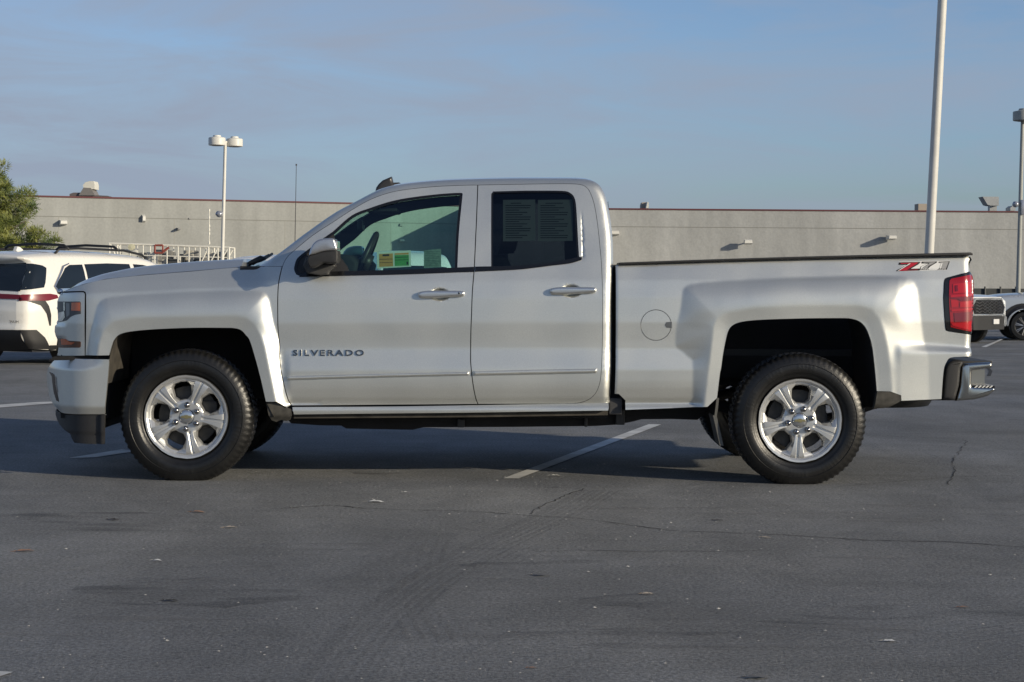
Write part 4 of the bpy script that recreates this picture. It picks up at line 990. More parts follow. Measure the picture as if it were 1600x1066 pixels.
# ================================================================ ground
K.o = Vector((0, 0, 0))
def asphalt():
    m = bpy.data.materials.new('asphalt'); m.use_nodes = True; t = m.node_tree; N = t.nodes; L = t.links; b = N['Principled BSDF']
    c = N.new('ShaderNodeTexCoord')
    def noise(sc, det=5, rough=.55, scale=None, dist_=0):
        n = N.new('ShaderNodeTexNoise'); n.inputs['Scale'].default_value = sc; n.inputs['Detail'].default_value = det; n.inputs['Roughness'].default_value = rough; n.inputs['Distortion'].default_value = dist_
        if scale:
            q_ = N.new('ShaderNodeMapping'); q_.inputs['Scale'].default_value = scale; L.new(c.outputs['Object'], q_.inputs[0]); L.new(q_.outputs[0], n.inputs['Vector'])
        else: L.new(c.outputs['Object'], n.inputs['Vector'])
        return n
    def rng_(src, a, b_, lo, hi):
        r = N.new('ShaderNodeMapRange'); r.inputs['From Min'].default_value = a; r.inputs['From Max'].default_value = b_; r.inputs['To Min'].default_value = lo; r.inputs['To Max'].default_value = hi
        L.new(src, r.inputs['Value']); return r.outputs[0]
    def mul(a, b_):
        x = N.new('ShaderNodeMath'); x.operation = 'MULTIPLY'; L.new(a, x.inputs[0]); L.new(b_, x.inputs[1]); return x.outputs[0]
    big = rng_(noise(.35, 4).outputs['Fac'], .3, .7, .80, 1.18)
    mid = rng_(noise(1.6, 5, .6, (1, .55, 1), .6).outputs['Fac'], .3, .7, .82, 1.16)
    streak = rng_(noise(2.2, 4, .6, (.35, 2.4, 1), .8).outputs['Fac'], .35, .75, 1.0, .86)
    agg = rng_(noise(62, 5, .8).outputs['Fac'], .32, .68, .40, 1.72)
    vo = N.new('ShaderNodeTexVoronoi'); vo.inputs['Scale'].default_value = 60; L.new(c.outputs['Object'], vo.inputs['Vector'])
    stones = rng_(vo.outputs['Distance'], .0, .18, 1.35, 1.0)
    tot = mul(mul(mul(big, mid), streak), mul(agg, stones))
    hue = noise(.22, 3)
    mixc = N.new('ShaderNodeMix'); mixc.data_type = 'RGBA'; L.new(rng_(hue.outputs['Fac'], .35, .65, 0, 1), mixc.inputs['Factor'])
    mixc.inputs['A'].default_value = (.192, .199, .208, 1); mixc.inputs['B'].default_value = (.188, .189, .185, 1)
    x = N.new('ShaderNodeVectorMath'); x.operation = 'SCALE'; L.new(mixc.outputs['Result'], x.inputs[0]); L.new(tot, x.inputs['Scale']); L.new(x.outputs[0], b.inputs['Base Color'])
    L.new(rng_(noise(.8, 4).outputs['Fac'], .3, .7, .62, .85), b.inputs['Roughness']); b.inputs['Specular IOR Level'].default_value = .18
    bp = N.new('ShaderNodeBump'); bp.inputs['Strength'].default_value = .8; bp.inputs['Distance'].default_value = .011
    n1 = noise(110, 4, .75); L.new(n1.outputs['Fac'], bp.inputs['Height'])
    bp2 = N.new('ShaderNodeBump'); bp2.inputs['Strength'].default_value = .5; bp2.inputs['Distance'].default_value = .02
    n2 = noise(9, 4); L.new(n2.outputs['Fac'], bp2.inputs['Height']); L.new(bp.outputs[0], bp2.inputs['Normal']); L.new(bp2.outputs[0], b.inputs['Normal'])
    return m
ASPH = asphalt()
ysr = [-60, -30, -12, 0, 4, 7] + [8+i for i in range(34)] + [50, 80, 150, 300, 600]
v = []; f = []
for y in ysr: v += [(-400, y, gz(y)), (400, y, gz(y))]
for i in range(len(ysr)-1): f.append((2*i, 2*i+1, 2*i+3, 2*i+2))
tag(mesh('ground', v, f, ASPH, None, False), kind='structure')

def gpt(x, y, dz=.004): return (x, y, gz(y)+dz)
def sheetpoly(name, pts, m, dz=.004, kind='structure'):
    v = [gpt(x, y, dz) for x, y in pts]; n = len(v)
    a = sum(pts[i][0]*pts[(i+1) % n][1]-pts[(i+1) % n][0]*pts[i][1] for i in range(n))
    return tag(mesh(name, v, [tuple(range(n)) if a > 0 else tuple(range(n-1, -1, -1))], m, None, False), kind=kind)
def worn(name, col, cover=.55, sc=14):
    """paint film worn through in patches"""
    m = bpy.data.materials.new(name); m.use_nodes = True; t = m.node_tree; N = t.nodes; L = t.links; b = N['Principled BSDF']
    b.inputs['Base Color'].default_value = (*col, 1); b.inputs['Roughness'].default_value = .75
    c = N.new('ShaderNodeTexCoord'); n = N.new('ShaderNodeTexNoise'); n.inputs['Scale'].default_value = sc; n.inputs['Detail'].default_value = 6; n.inputs['Roughness'].default_value = .7
    L.new(c.outputs['Object'], n.inputs['Vector'])
    r = N.new('ShaderNodeMapRange'); r.inputs['From Min'].default_value = 1-cover-.06; r.inputs['From Max'].default_value = 1-cover+.06; L.new(n.outputs['Fac'], r.inputs['Value']); 
    L.new(r.outputs[0], b.inputs['Alpha'])
    n2 = N.new('ShaderNodeTexNoise'); n2.inputs['Scale'].default_value = 5; n2.inputs['Detail'].default_value = 5; L.new(c.outputs['Object'], n2.inputs['Vector'])
    r2 = N.new('ShaderNodeMapRange'); r2.inputs['From Min'].default_value = .3; r2.inputs['From Max'].default_value = .7; r2.inputs['To Min'].default_value = .7; r2.inputs['To Max'].default_value = 1.1; L.new(n2.outputs['Fac'], r2.inputs['Value'])
    x = N.new('ShaderNodeVectorMath'); x.operation = 'SCALE'; x.inputs[0].default_value = col; L.new(r2.outputs[0], x.inputs['Scale']); L.new(x.outputs[0], b.inputs['Base Color'])
    return m
WHT = worn('stripe_paint', (.62, .62, .60), .72, 22); WHT2 = worn('stripe_paint_worn', (.5, .5, .5), .62, 16)
def stripe(pts, m=WHT): sheetpoly('parking_stripe', [G(a, b) for a, b in pts], m, .004)
stripe([(786,748.5),(810,748.5),(1033,664),(1014,663.5)])
stripe([(107,716.5),(150,715.5),(215,705.5),(190,703)])
stripe([(-60,640.5),(0,637.5),(82,631),(110,627.5),(60,628.8),(0,633)])
stripe([(-20,1064),(2,1058),(20,1052),(-30,1049)], WHT)
def gpx(px, py, it=6):
    """pixel -> ground point, with the fall of the ground behind"""
    u, v_ = unroll(px, py); y = 0
    for _ in range(it): y = (HC-gz(y))/v_*FPX-D
    return (u*(y+D)/FPX, y)
tag(mesh('parking_stripe', [gpt(*gpx(a, b)) for a, b in [(1533,542.5),(1541,542.8),(1575,527),(1571,527)]], [(0,1,2,3)], WHT, None, False), kind='structure')
for x0 in (-9.2, -4.0, 6.0):
    a, b = (x0, 14.0), (x0+1.7, 19.2)
    sheetpoly('parking_stripe', [a, (a[0]+.1, a[1]), (b[0]+.1, b[1]), b], WHT, .004)

# rubber arcs, cracks and patches, laid on the surface
def ribbon(pts, w, closed=False):
    pts = [np.array(p, float) for p in pts]; v = []
    for i, p in enumerate(pts):
        d = pts[min(i+1, len(pts)-1)]-pts[max(i-1, 0)]; d /= (np.linalg.norm(d)+1e-9); n = np.array([-d[1], d[0]])
        ww = w[i] if isinstance(w, list) else w
        v += [tuple(p-n*ww/2), tuple(p+n*ww/2)]
    return v, [(2*i, 2*i+1, 2*i+3, 2*i+2) for i in range(len(pts)-1)]
def filmmat(name, col, lo, hi, sc=3.0, stretch=(1, 1, 1), rough=.7):
    m = bpy.data.materials.new(name); m.use_nodes = True; t = m.node_tree; b = t.nodes['Principled BSDF']; b.inputs['Base Color'].default_value = (*col, 1); b.inputs['Roughness'].default_value = rough
    c = t.nodes.new('ShaderNodeTexCoord'); q_ = t.nodes.new('ShaderNodeMapping'); q_.inputs['Scale'].default_value = stretch; n = t.nodes.new('ShaderNodeTexNoise'); n.inputs['Scale'].default_value = sc; n.inputs['Detail'].default_value = 6
    r = t.nodes.new('ShaderNodeMapRange'); r.inputs['From Min'].default_value = .35; r.inputs['From Max'].default_value = .7; r.inputs['To Min'].default_value = lo; r.inputs['To Max'].default_value = hi
    t.links.new(c.outputs['Object'], q_.inputs[0]); t.links.new(q_.outputs[0], n.inputs['Vector']); t.links.new(n.outputs['Fac'], r.inputs['Value']); t.links.new(r.outputs[0], b.inputs['Alpha'])
    return m
SKID = filmmat('tyre_rubber_film', (.07, .07, .072), .02, .20, .9); CRK = mat('crack_dark', (.014, .013, .012), .9)
def ground_ribbons(name, lines, m, dz):
    v = []; f = []
    for pts, w in lines:
        a, b = ribbon(pts, w); n = len(v); v += [gpt(x, y, dz) for x, y in a]; f += [tuple(i+n for i in q_) for q_ in b]
    for i, q_ in enumerate(f):
        p = [v[k] for k in q_]
        if (p[1][0]-p[0][0])*(p[2][1]-p[0][1])-(p[1][1]-p[0][1])*(p[2][0]-p[0][0]) < 0: f[i] = q_[::-1]
    return tag(mesh(name, v, f, m, None, False), kind='structure')
def jit(pts, s, sp=.06):
    p = resample(cr(pts, 8), sp, False); r = random.Random(len(pts)*7+int(pts[0][0]*100))
    return [(a+r.uniform(-s, s), b+r.uniform(-s, s)) for a, b in p]
arc1 = [G(a, b) for a, b in [(455,1090),(500,1030),(560,965),(640,905),(720,860),(790,828),(860,795),(912,766)]]
def shift(pts, d):
    p = [np.array(q_) for q_ in pts]; o_ = []
    for i in range(len(p)):
        t_ = p[min(i+1, len(p)-1)]-p[max(i-1, 0)]; t_ /= np.linalg.norm(t_); o_.append(tuple(p[i]+np.array([-t_[1], t_[0]])*d))
    return o_
a1 = cr(arc1, 8); lines = []
for k_, w_ in ((0, .055), (-.055, .022), (-.085, .020), (-.125, .020), (-.165, .022), (-.20, .016)): lines.append((shift(a1, k_), w_))
ground_ribbons('tyre_marks', lines, SKID, .003); lines = []
SKID2 = filmmat('faint_rubber_film', (.07, .07, .072), -.06, .16, 1.2)
arc2 = [G(a, b) for a, b in [(735,1005),(700,950),(690,915),(690,875),(700,845)]]
for k_ in (0, .05, .10, .15, .2): lines.append((shift(cr(arc2, 6), k_), .02))
arc3 = [G(a, b) for a, b in [(720,940),(770,905),(830,870),(890,850),(960,840)]]
for k_ in (0, .05, .1, .15): lines.append((shift(cr(arc3, 6), k_), .02))
arc4 = [G(a, b) for a, b in [(1180,1075),(1300,1045),(1450,1015),(1620,990)]]
for k_ in (0, .05, .1, .15): lines.append((shift(cr(arc4, 6), k_), .018))
arc5 = [G(a, b) for a, b in [(560,722),(650,716),(700,708),(650,700),(560,700),(460,706),(450,714),(500,720)]]
lines.append((cr(arc5, 6), .05))
ground_ribbons('tyre_marks', lines, SKID2, .0035)
cl_ = [([G(a, b) for a, b in [(842,807),(900,810),(1000,823),(1060,830),(1150,833),(1250,838),(1330,843),(1420,846),(1500,848),(1605,856)]], .012),
       ([G(a, b) for a, b in [(560,794),(640,797),(740,800),(842,807)]], .010), ([G(a, b) for a, b in [(826,803),(850,790),(880,776),(912,764),(895,763),(850,762)]], .010),
       ([G(a, b) for a, b in [(440,795),(480,792),(520,790),(560,794)]], .014), 
       ([G(a, b) for a, b in [(1480,758),(1492,740),(1488,722),(1503,700),(1510,690),(1490,686),(1420,683),(1350,680)]], .007), ([G(a, b) for a, b in [(1300,762),(1420,751),(1520,745),(1610,743)]], .008),
       ([G(a, b) for a, b in [(840,862),(900,861),(1000,862),(1100,862),(1210,861)]], .006)]
ground_ribbons('pavement_cracks', [(jit(a, .012), [w_*.75*random.uniform(.3, 1.4) for _ in jit(a, .012)]) for a, w_ in cl_]+
   [([gpx(a, b) for a, b in [(1537,562),(1541,572),(1548,580),(1545,588)]], .05)], CRK, .002)
PATCH = filmmat('sealer_film', (.09, .09, .092), -.35, .45, 2.5, (.6, 2, 1)); LITE = filmmat('dust_film', (.26, .255, .245), -.45, .38, 3, (.4, 2.2, 1))
r = random.Random(3)
def blob(cx, cy, rx, ry, n=20):
    return [(cx+rx*math.cos(t)*r.uniform(.75, 1.2), cy+ry*math.sin(t)*r.uniform(.75, 1.2)) for t in np.linspace(0, 2*math.pi, n+1)[:-1]]
for (px, py, rx, ry) in ((240, 905, .14, .06), (300, 930, .5, .25), (1050, 940, .35, .16), (590, 735, .22, .3), (830, 880, .3, .2), (120, 820, .8, .5), (1450, 960, .7, .3), (980, 1000, .6, .2)):
    c = G(px, py); sheetpoly('asphalt_stain', blob(c[0], c[1], rx, ry), PATCH, .0012+.0004*r.random())
for (px, py, rx, ry) in ((700, 860, .9, .25), (1250, 800, 1.2, .5), (460, 900, .9, .3), (1060, 990, 1.0, .3), (220, 980, .8, .2), (900, 862, 1.1, .05), (1500, 880, .9, .25)):
    c = G(px, py); sheetpoly('asphalt_dust', blob(c[0], c[1], rx, ry), LITE, .0020+.0004*r.random())

# fallen leaves and scraps
LEAF = mat('dry_leaf', (.30, .17, .10), .7, noise=.3, nscale=40); PALE = mat('pale_leaf', (.48, .40, .31), .7, noise=.2, nscale=40); SCRAP = mat('white_scrap', (.6, .6, .58), .8); DLEAF = mat('dark_leaf', (.03, .026, .022), .7)
def leaf(px, py, s, m, label, cat='leaf', rot=0, seed=1, name='fallen_leaf'):
    rr = random.Random(seed); s = s*.72; x, y = G(px, py); n = 9; v = []; f = []
    for i in range(n):
        t = i/(n-1); w_ = s*.34*math.sin(math.pi*min(1, t*1.05))**.7*(1+rr.uniform(-.3, .3))
        cx_ = (t-.5)*s*1.3; h_ = s*.10*math.sin(t*3.1+rr.random())+.004
        v += [(cx_, -w_, h_+rr.uniform(.1, .45)*w_), (cx_, 0, h_), (cx_, w_*rr.uniform(.6, 1.1), h_+rr.uniform(.2, .7)*w_)]
    for i in range(n-1):
        f += [(3*i, 3*i+3, 3*i+4, 3*i+1), (3*i+1, 3*i+4, 3*i+5, 3*i+2)]
    v = [(a, b, .003+max(0, c-.003)*.42) for a, b, c in v]
    v += [(-.5*s*1.3-s*.5, s*.05, .004), (-.5*s*1.3, .0, .008), (-.5*s*1.3, .004, .004)]; f.append((len(v)-3, len(v)-2, len(v)-1))
    o = mesh(name, v, f, m, None, True); o.location = (x, y, 0); o.rotation_euler = (0, 0, rot); tag(o, label, cat); return o
leaf(40, 862, .085, LEAF, 'curled rust-brown leaf lying alone at the far left of the foreground asphalt', rot=.5, seed=2)
leaf(310, 801, .075, LEAF, 'brown leaf with a pale stem just below the front tyre', rot=.1, seed=3)
leaf(361, 825, .07, PALE, 'beige twig-like leaf below and right of the front tyre', rot=.5, seed=4)
leaf(1012, 929, .05, PALE, 'small tan leaf on the open asphalt in front of the bed', rot=.2, seed=5)
leaf(1197, 841, .05, PALE, 'pale leaf resting on the long crack below the rear wheel', rot=-.1, seed=6)
leaf(1506, 950, .045, LEAF, 'small reddish-brown leaf at the right of the foreground', rot=.3, seed=7)
leaf(832, 1045, .03, LEAF, 'tiny red-brown leaf near the bottom edge of the photo', rot=.3, seed=8)
leaf(1123, 814, .055, DLEAF, 'black leaf scrap below the gap between bed and rear wheel', 'leaf', rot=.1, seed=9)
leaf(178, 813, .06, DLEAF, 'flat black leaf scrap at the left, before the front bumper', 'leaf', rot=0, seed=10)
leaf(268, 940, .06, DLEAF, 'black leaf scrap in the lower left foreground', 'leaf', rot=.05, seed=11)
leaf(1183, 1060, .08, mat('grey_leaf', (.12,.12,.12), .7), 'curled grey leaf at the bottom edge of the photo', rot=.2, seed=12)
leaf(246, 877, .045, SCRAP, 'small white paper scrap left of the front tyre in the foreground', 'litter', rot=0, seed=13, name='paper_scrap')
leaf(1390, 1003, .05, SCRAP, 'thin white paper scrap in the lower right foreground', 'litter', rot=.1, seed=14, name='paper_scrap')
leaf(845, 900, .075, mat('grey_leaf', (0, 0, 0)), 'thin grey twig-like leaf lying below the bed front', 'leaf', rot=.02, seed=15)
leaf(588, 785, .10, SCRAP, 'elongated white scrap on the asphalt below the front door', 'litter', rot=.05, seed=16, name='paper_scrap')
leaf(635, 770, .04, SCRAP, 'tiny white scrap right of the elongated one below the front door', 'litter', rot=.3, seed=17, name='paper_scrap')
leaf(868, 744, .07, SCRAP, 'white scrap beside the near end of the parking stripe', 'litter', rot=.1, seed=18, name='paper_scrap')
r = random.Random(11); v = []; f = []
for k_ in range(420):
    if k_ < 260: px, py = r.uniform(0, 1600), 700+370*r.random()**1.4
    else: px, py = r.gauss(900, 260), r.gauss(775, 45)
    if py < 690: continue
    x, y = G(px, py); s_ = r.uniform(.002, .0055)*(1.6 if r.random() < .1 else 1); n = len(v); a0 = r.random()*3
    q_ = [(x+s_*r.uniform(.6, 1.6)*math.cos(a0+i*1.257), y+s_*r.uniform(.4, 1.0)*math.sin(a0+i*1.257)) for i in range(5)]
    v += [(a, b, .0035) for a, b in q_]+[(x, y, .0035+s_*.5)]; f += [(n+i, n+(i+1) % 5, n+5) for i in range(5)]
tag(mesh('asphalt_grit', v, f, mat('pale_grit', (.42, .41, .39), .8), None, False), 'pale grit and paint flecks scattered over the asphalt', 'grit', kind='stuff')

# ================================================================ the long warehouse behind
H = 6.4
def yz(px, py, z=H):                       # depth at which the height z shows at this pixel
    u, v_ = unroll(px, py); return (HC-z)*FPX/v_-D
def stucco(name, col, wav):
    m = bpy.data.materials.new(name); m.use_nodes = True; t = m.node_tree; N = t.nodes; L = t.links; b = N['Principled BSDF']; b.inputs['Roughness'].default_value = .9; b.inputs['Specular IOR Level'].default_value = .2
    c = N.new('ShaderNodeTexCoord')
    def ns(sc, scale, det=5):
        q_ = N.new('ShaderNodeMapping'); q_.inputs['Scale'].default_value = scale; n = N.new('ShaderNodeTexNoise'); n.inputs['Scale'].default_value = sc; n.inputs['Detail'].default_value = det
        L.new(c.outputs['Object'], q_.inputs[0]); L.new(q_.outputs[0], n.inputs['Vector']); return n.outputs['Fac']
    def rg(s_, lo, hi): 
        r_ = N.new('ShaderNodeMapRange'); r_.inputs['From Min'].default_value = .3; r_.inputs['From Max'].default_value = .7; r_.inputs['To Min'].default_value = lo; r_.inputs['To Max'].default_value = hi; L.new(s_, r_.inputs['Value']); return r_.outputs[0]
    def mu(a, b_): x = N.new('ShaderNodeMath'); x.operation = 'MULTIPLY'; L.new(a, x.inputs[0]); L.new(b_, x.inputs[1]); return x.outputs[0]
    tot = mu(mu(rg(ns(.25, (1, 1, .6)), .90, 1.08), rg(ns(1.1, (1, 1, .10)), .90, 1.08)), rg(ns(7, (1, 1, 1), 6), .94, 1.06))
    x = N.new('ShaderNodeVectorMath'); x.operation = 'SCALE'; x.inputs[0].default_value = col; L.new(tot, x.inputs['Scale']); L.new(x.outputs[0], b.inputs['Base Color'])
    bp = N.new('ShaderNodeBump'); bp.inputs['Strength'].default_value = wav; bp.inputs['Distance'].default_value = .12; L.new(ns(1.6, (1, 1, 1), 6), bp.inputs['Height']); L.new(bp.outputs[0], b.inputs['Normal'])
    return m
ST1 = stucco('stucco', (.330, .338, .325), .15); ST2 = stucco('stucco_grey', (.365, .372, .366), .30)
COP = mat('red_coping', (.10, .022, .026), .6)
wh = thing('warehouse', 'long low grey stucco warehouse with dark red coping behind the parking lot', 'building', (0, 118, gz(118)))
K.o = Vector((0, 118, gz(118)))
A0 = np.array([W(40, 305, yz(40, 305))[0], yz(40, 305)]); A1 = np.array([W(640, 318.6, yz(640, 318.6))[0], yz(640, 318.6)])
dA = (A1-A0)/np.linalg.norm(A1-A0); nA = np.array([dA[1], -dA[0]])
B0 = np.array([W(955, 325.4, yz(955, 325.4))[0], yz(955, 325.4)]); B1 = np.array([W(1590, 330, yz(1590, 330))[0], yz(1590, 330)])
dB = (B1-B0)/np.linalg.norm(B1-B0); nB = np.array([dB[1], -dB[0]])
# where the two planes meet
Mx = np.array([dA, -dB]).T; s_, t_ = np.linalg.solve(Mx, B0-A0); C0 = A0+dA*s_
def wallrun(a, b, n, z0, z1, m, name, par, th=.3, lift=0.0):
    """vertical slab with its visible face on the line a-b shifted by lift along n"""
    a = a+n*lift; b = b+n*lift; c = b-n*th; d_ = a-n*th
    v = [(*a, z0), (*b, z0), (*c, z0), (*d_, z0), (*a, z1), (*b, z1), (*c, z1), (*d_, z1)]
    return mesh(name, v, [(0,3,2,1),(4,5,6,7),(0,1,5,4),(1,2,6,5),(2,3,7,6),(3,0,4,7)], m, par, False)
g0 = -1.2; cop = .10
wallrun(A0-dA*60, C0, nA, g0, H-cop, ST1, 'wall', wh); wallrun(C0, B1+dB*60, nB, g0, H-cop, ST2, 'wall', wh)
wallrun(A0-dA*60, C0, nA, H-cop, H, COP, 'coping', wh, .4, .06); wallrun(C0, B1+dB*60, nB, H-cop, H, COP, 'coping', wh, .4, .06)
JN = mat('wall_joint', (.20, .20, .185), .9)
zj = lambda z: z
for (a, b, n) in ((A0-dA*60, C0, nA), (C0, B1+dB*60, nB)): wallrun(a, b, n, H-1.32, H-1.28, JN, 'wall_joint', wh, .05, .012)
for k_ in range(-8, 8):
    p = A0+dA*(k_*7.3+2); 
    if (C0-p) @ dA > 1: wallrun(p, p+dA*.04, nA, g0, H-1.33, mat('faint_joint', (.30, .295, .27), .9), 'wall_joint', wh, .05, .006)
# loading bay that juts out, hidden behind the cab; its shadow falls on the wall seen through the side window
e0 = A0+dA*((yz(728, 320.6)-A0[1])/dA[1]) ; 
bx0 = None
for tt in np.linspace(0, 60, 601):
    p = A0+dA*tt; u_ = (p[0])*FPX/(p[1]+D)+CX
    if u_ >= 731: e0 = p; break
Lb = 7.2; e1 = e0+nA*Lb; e2 = e1+dA*6.6; e3 = e2-nA*Lb*.98
z1 = H-.10
v = [(*e0, g0), (*e1, g0), (*e2, g0), (*e3, g0), (*e0, z1), (*e1, z1), (*e2, z1), (*e3, z1)]
for (a_, b_) in ((e0, e1), (e1, e2)):
    n_ = np.array([(b_-a_)[1], -(b_-a_)[0]]); n_ /= np.linalg.norm(n_); wallrun(a_, b_, n_, H-.10, H, COP, 'coping', wh, .3, .05)
bay = mesh('loading_bay', v, [(0,4,5,1),(1,5,6,2),(2,6,7,3),(4,7,6,5)], ST1, wh, False)
# wall lamps, camera boxes and scuppers
LW = mat('lamp_white', (.70, .69, .64), .5); LG = mat('lamp_grey_metal', (.25, .25, .25), .4)
def onwall(px, py):
    """point of the wall plane seen at this pixel"""
    u, v_ = unroll(px, py); dr = np.array([u/FPX, 1.0]); o_ = np.array([0, -D])
    pl = (A0, nA) if px < 900 else (B0, nB)
    t_ = ((pl[0]-o_) @ pl[1])/(dr @ pl[1]); return o_+dr*t_, HC-v_/FPX*t_, pl[1], (dA if px < 900 else dB)
def wallbox(name, px, py, w_, h_, dp, m=LW, stand=0.0, bev=.04, drop=None):
    p, z, n, d_ = onwall(px, py); mb = MB()
    if stand: mb.bar((*(p), z-h_*.1), (*(p+n*(stand+.05)), z), .05, 8)
    c = p+n*stand
    def pt(a, b, c_): q_ = c+d_*a+n*b; return (q_[0], q_[1], z+c_)
    hw = w_/2
    s1 = [pt(-hw, 0, -h_/2), pt(hw, 0, -h_/2), pt(hw, dp, -h_/2*.5), pt(-hw, dp, -h_/2*.5), pt(-hw, 0, h_/2), pt(hw, 0, h_/2), pt(hw*.9, dp, h_/2*.6), pt(-hw*.9, dp, h_/2*.6)]
    mb.add(s1, [(0,3,2,1)[::-1],(4,5,6,7)[::-1],(0,1,5,4)[::-1],(1,2,6,5)[::-1],(2,3,7,6)[::-1],(3,0,4,7)[::-1]])
    o = mb.build(name, m, wh); return o
wallbox('wall_lamp', 98, 348, .42, .34, .55); wallbox('wall_lamp', 1389, 371.5, .55, .36, .9, stand=.25); wallbox('wall_lamp', 960, 364, .6, .34, .5)
wallbox('security_camera', 224, 342, .18, .5, .3); wallbox('security_camera', 1166, 378.5, .55, .36, .45, stand=.55)
wallbox('wall_bracket', 278, 358, .18, .16, .5, LG); wallbox('wall_bracket', 296, 342, .12, .12, .08, LG); wallbox('wall_bracket', 626, 352, .2, .2, .12, LG); wallbox('wall_bracket', 627, 376, .25, .2, .35, LW)
# roof vents
def vent(px, py0, px1, py1, shape, m, Y, name='roof_vent', label=None, y_d=1.2):
    x0, za = W(px, py0, Y); x1_, zb = W(px1, py1, Y); pts = [(x0+(x1_-x0)*a, zb+(za-zb)*b) for a, b in shape]
    return MB().prism(pts, Y-y_d/2, Y+y_d/2).build(name, m, wh)
RV = mat('galvanised', (.36, .37, .37), .5, .3, noise=.15, nscale=2); RVW = mat('vent_white', (.66, .65, .58), .6); RVD = mat('vent_base', (.13, .11, .11), .7)
Yv = A0[1]+6
vent(112, 301, 174, 308.5, [(0,0),(1,0),(.95,.25),(.5,.4),(.48,.9),(.1,.9),(0,.6)], RVD, Yv); vent(127, 294, 152, 306.5, [(0,0),(1,0),(.75,.95),(.30,1)], mat('vent_hood_grey', (.20,.19,.18), .6), Yv, y_d=1.5)
vent(133, 284, 151, 296.5, [(.1,0),(1,0),(1,.6),(.92,1),(.55,1),(.2,.85),(0,.5)], RVW, Yv, y_d=1.3)
Yw = B0[1]+5
vent(1001, 316.5, 1012, 326, [(0,0),(1,0),(1,.8),(.8,1),(.1,.95),(0,.5)], mat('vent_buff', (.40,.34,.28), .7), Yw); vent(1008.5, 316, 1012.5, 326, [(0,0),(1,0),(1,.9),(.5,1)], RVW, Yw-1)
vent(1432, 319, 1445, 329.5, [(0,0),(1,0),(1,1),(0,1)], mat('vent_buff', (0, 0, 0)), Yw)
vent(1532, 308, 1557, 322, [(0,1),(1,1),(1,0),(.5,0),(.30,.10)], RV, Yw); vent(1545, 321, 1556, 331, [(0,0),(1,0),(1,1),(0,1)], RV, Yw, y_d=.5)
vent(1575, 322, 1583, 330, [(0,0),(1,0),(1,.6),(.5,1),(0,.6)], RV, Yw)
K.o = Vector((0, 0, 0))

# dark screened fence at the right
fy = 72.0; fx0, fz1 = W(1480, 450.5, fy); fx1 = W(1760, 450, fy)[0]
fo = thing('fence', 'dark screened fence with posts along the foot of the warehouse wall', 'fence', ((fx0+fx1)/2, fy, gz(fy))); K.o = Vector(((fx0+fx1)/2, fy, gz(fy)))
MB().box(fx0, fx1, fy, fy+.05, gz(fy)+.05, fz1).build('screen', mat('fence_screen', (.055, .060, .062), .9, noise=.2, nscale=3), fo)
for i in range(12):
    x = fx0+.3+i*.95*(fx1-fx0)/11; MB().bar((x, fy-.05, gz(fy)), (x, fy-.05, fz1+.09), .045, 8).build('post', mat('fence_post', (.07,.075,.075), .6), fo)
K.o = Vector((0, 0, 0))

# ================================================================ light poles
POLE = mat('pole_white', (.66, .65, .60), .45, noise=.06, nscale=2); POLSH = mat('pole_shaded', (.34, .35, .33), .5, noise=.08, nscale=2)  # the darker second pole colour has the shadow side painted into it
HEADU = mat('lamp_underside', (.10, .105, .11), .4)
def pole(name, label, px0, py0, px1, py1, Y, r0, r1, m, heads, Hz=None):
    x0, z0 = W(px0, py0, Y); x1, z1 = W(px1, py1, Y); sl = (x1-x0)/(z1-z0); xb = x0+(gz(Y)-z0)*sl
    if Hz: x1 = x1+(Hz-z1)*sl; z1 = Hz
    o = thing(name, label, 'light pole', (xb, Y, gz(Y))); K.o = Vector((xb, Y, gz(Y)))
    MB().bar((xb, Y, gz(Y)), (x1, Y, z1), r0, 20, r1).build('pole', m, o, True, .7)
    MB().lathe([(0, .45), (.28, .45), (.30, .42), (.30, 0)], 20, 'Z', (xb, Y, gz(Y))).build('base', mat('concrete', (.30,.29,.27), .9), o, True, .7)
    for (dx, dy, rr, hh) in heads:
        hd = MB().lathe([(0, hh*.62), (rr*.45, hh*.60), (rr*.5, hh*.45), (rr*.96, hh*.36), (rr, hh*.30), (rr, -hh*.38), (rr*.93, -hh*.42), (rr*.9, -hh*.40)], 28, 'Z', (x1+dx, Y+dy, z1)).build('lamp_head', m, o, True, .6)
        MB().lathe([(0, -hh*.50), (rr*.6, -hh*.47), (rr*.91, -hh*.40)], 28, 'Z', (x1+dx, Y+dy, z1)).build('lens', HEADU, hd, True)
        MB().bar((x1, Y, z1), (x1+dx*.6, Y+dy*.6, z1), .05, 8).build('arm', m, o)
    K.o = Vector((0, 0, 0)); return o, (xb, x1, z1)
o, _ = pole('light_pole', 'white light pole with two round lamp heads left of the cab', 347.5, 400, 352, 222, 66, .085, .065, POLE, [(-.30, -.35, .36, .42), (.36, .25, .35, .42)])
K.o = Vector(o.location); a = W(343, 335.5, 66)
mb = MB().lathe([(0, .16), (.10, .14), (.16, .05), (.165, 0), (.10, -.09), (0, -.12)], 18, 'Z', (a[0], 65.9, a[1])); mb.bar((a[0], 65.9, a[1]+.06), (a[0]+.22, 66, a[1]+.08), .04); mb.build('camera_dome', mat('dome_grey', (.35,.37,.42), .2, .4), o, True, .8)
K.o = Vector((0, 0, 0))
pole('light_pole', 'tall white light pole rising out of frame above the truck bed', 1452, 392, 1472.5, 0, 29.5, .105, .10, mat('pole_cream', (.60,.59,.55), .5, noise=.08, nscale=3), [], Hz=9.5)
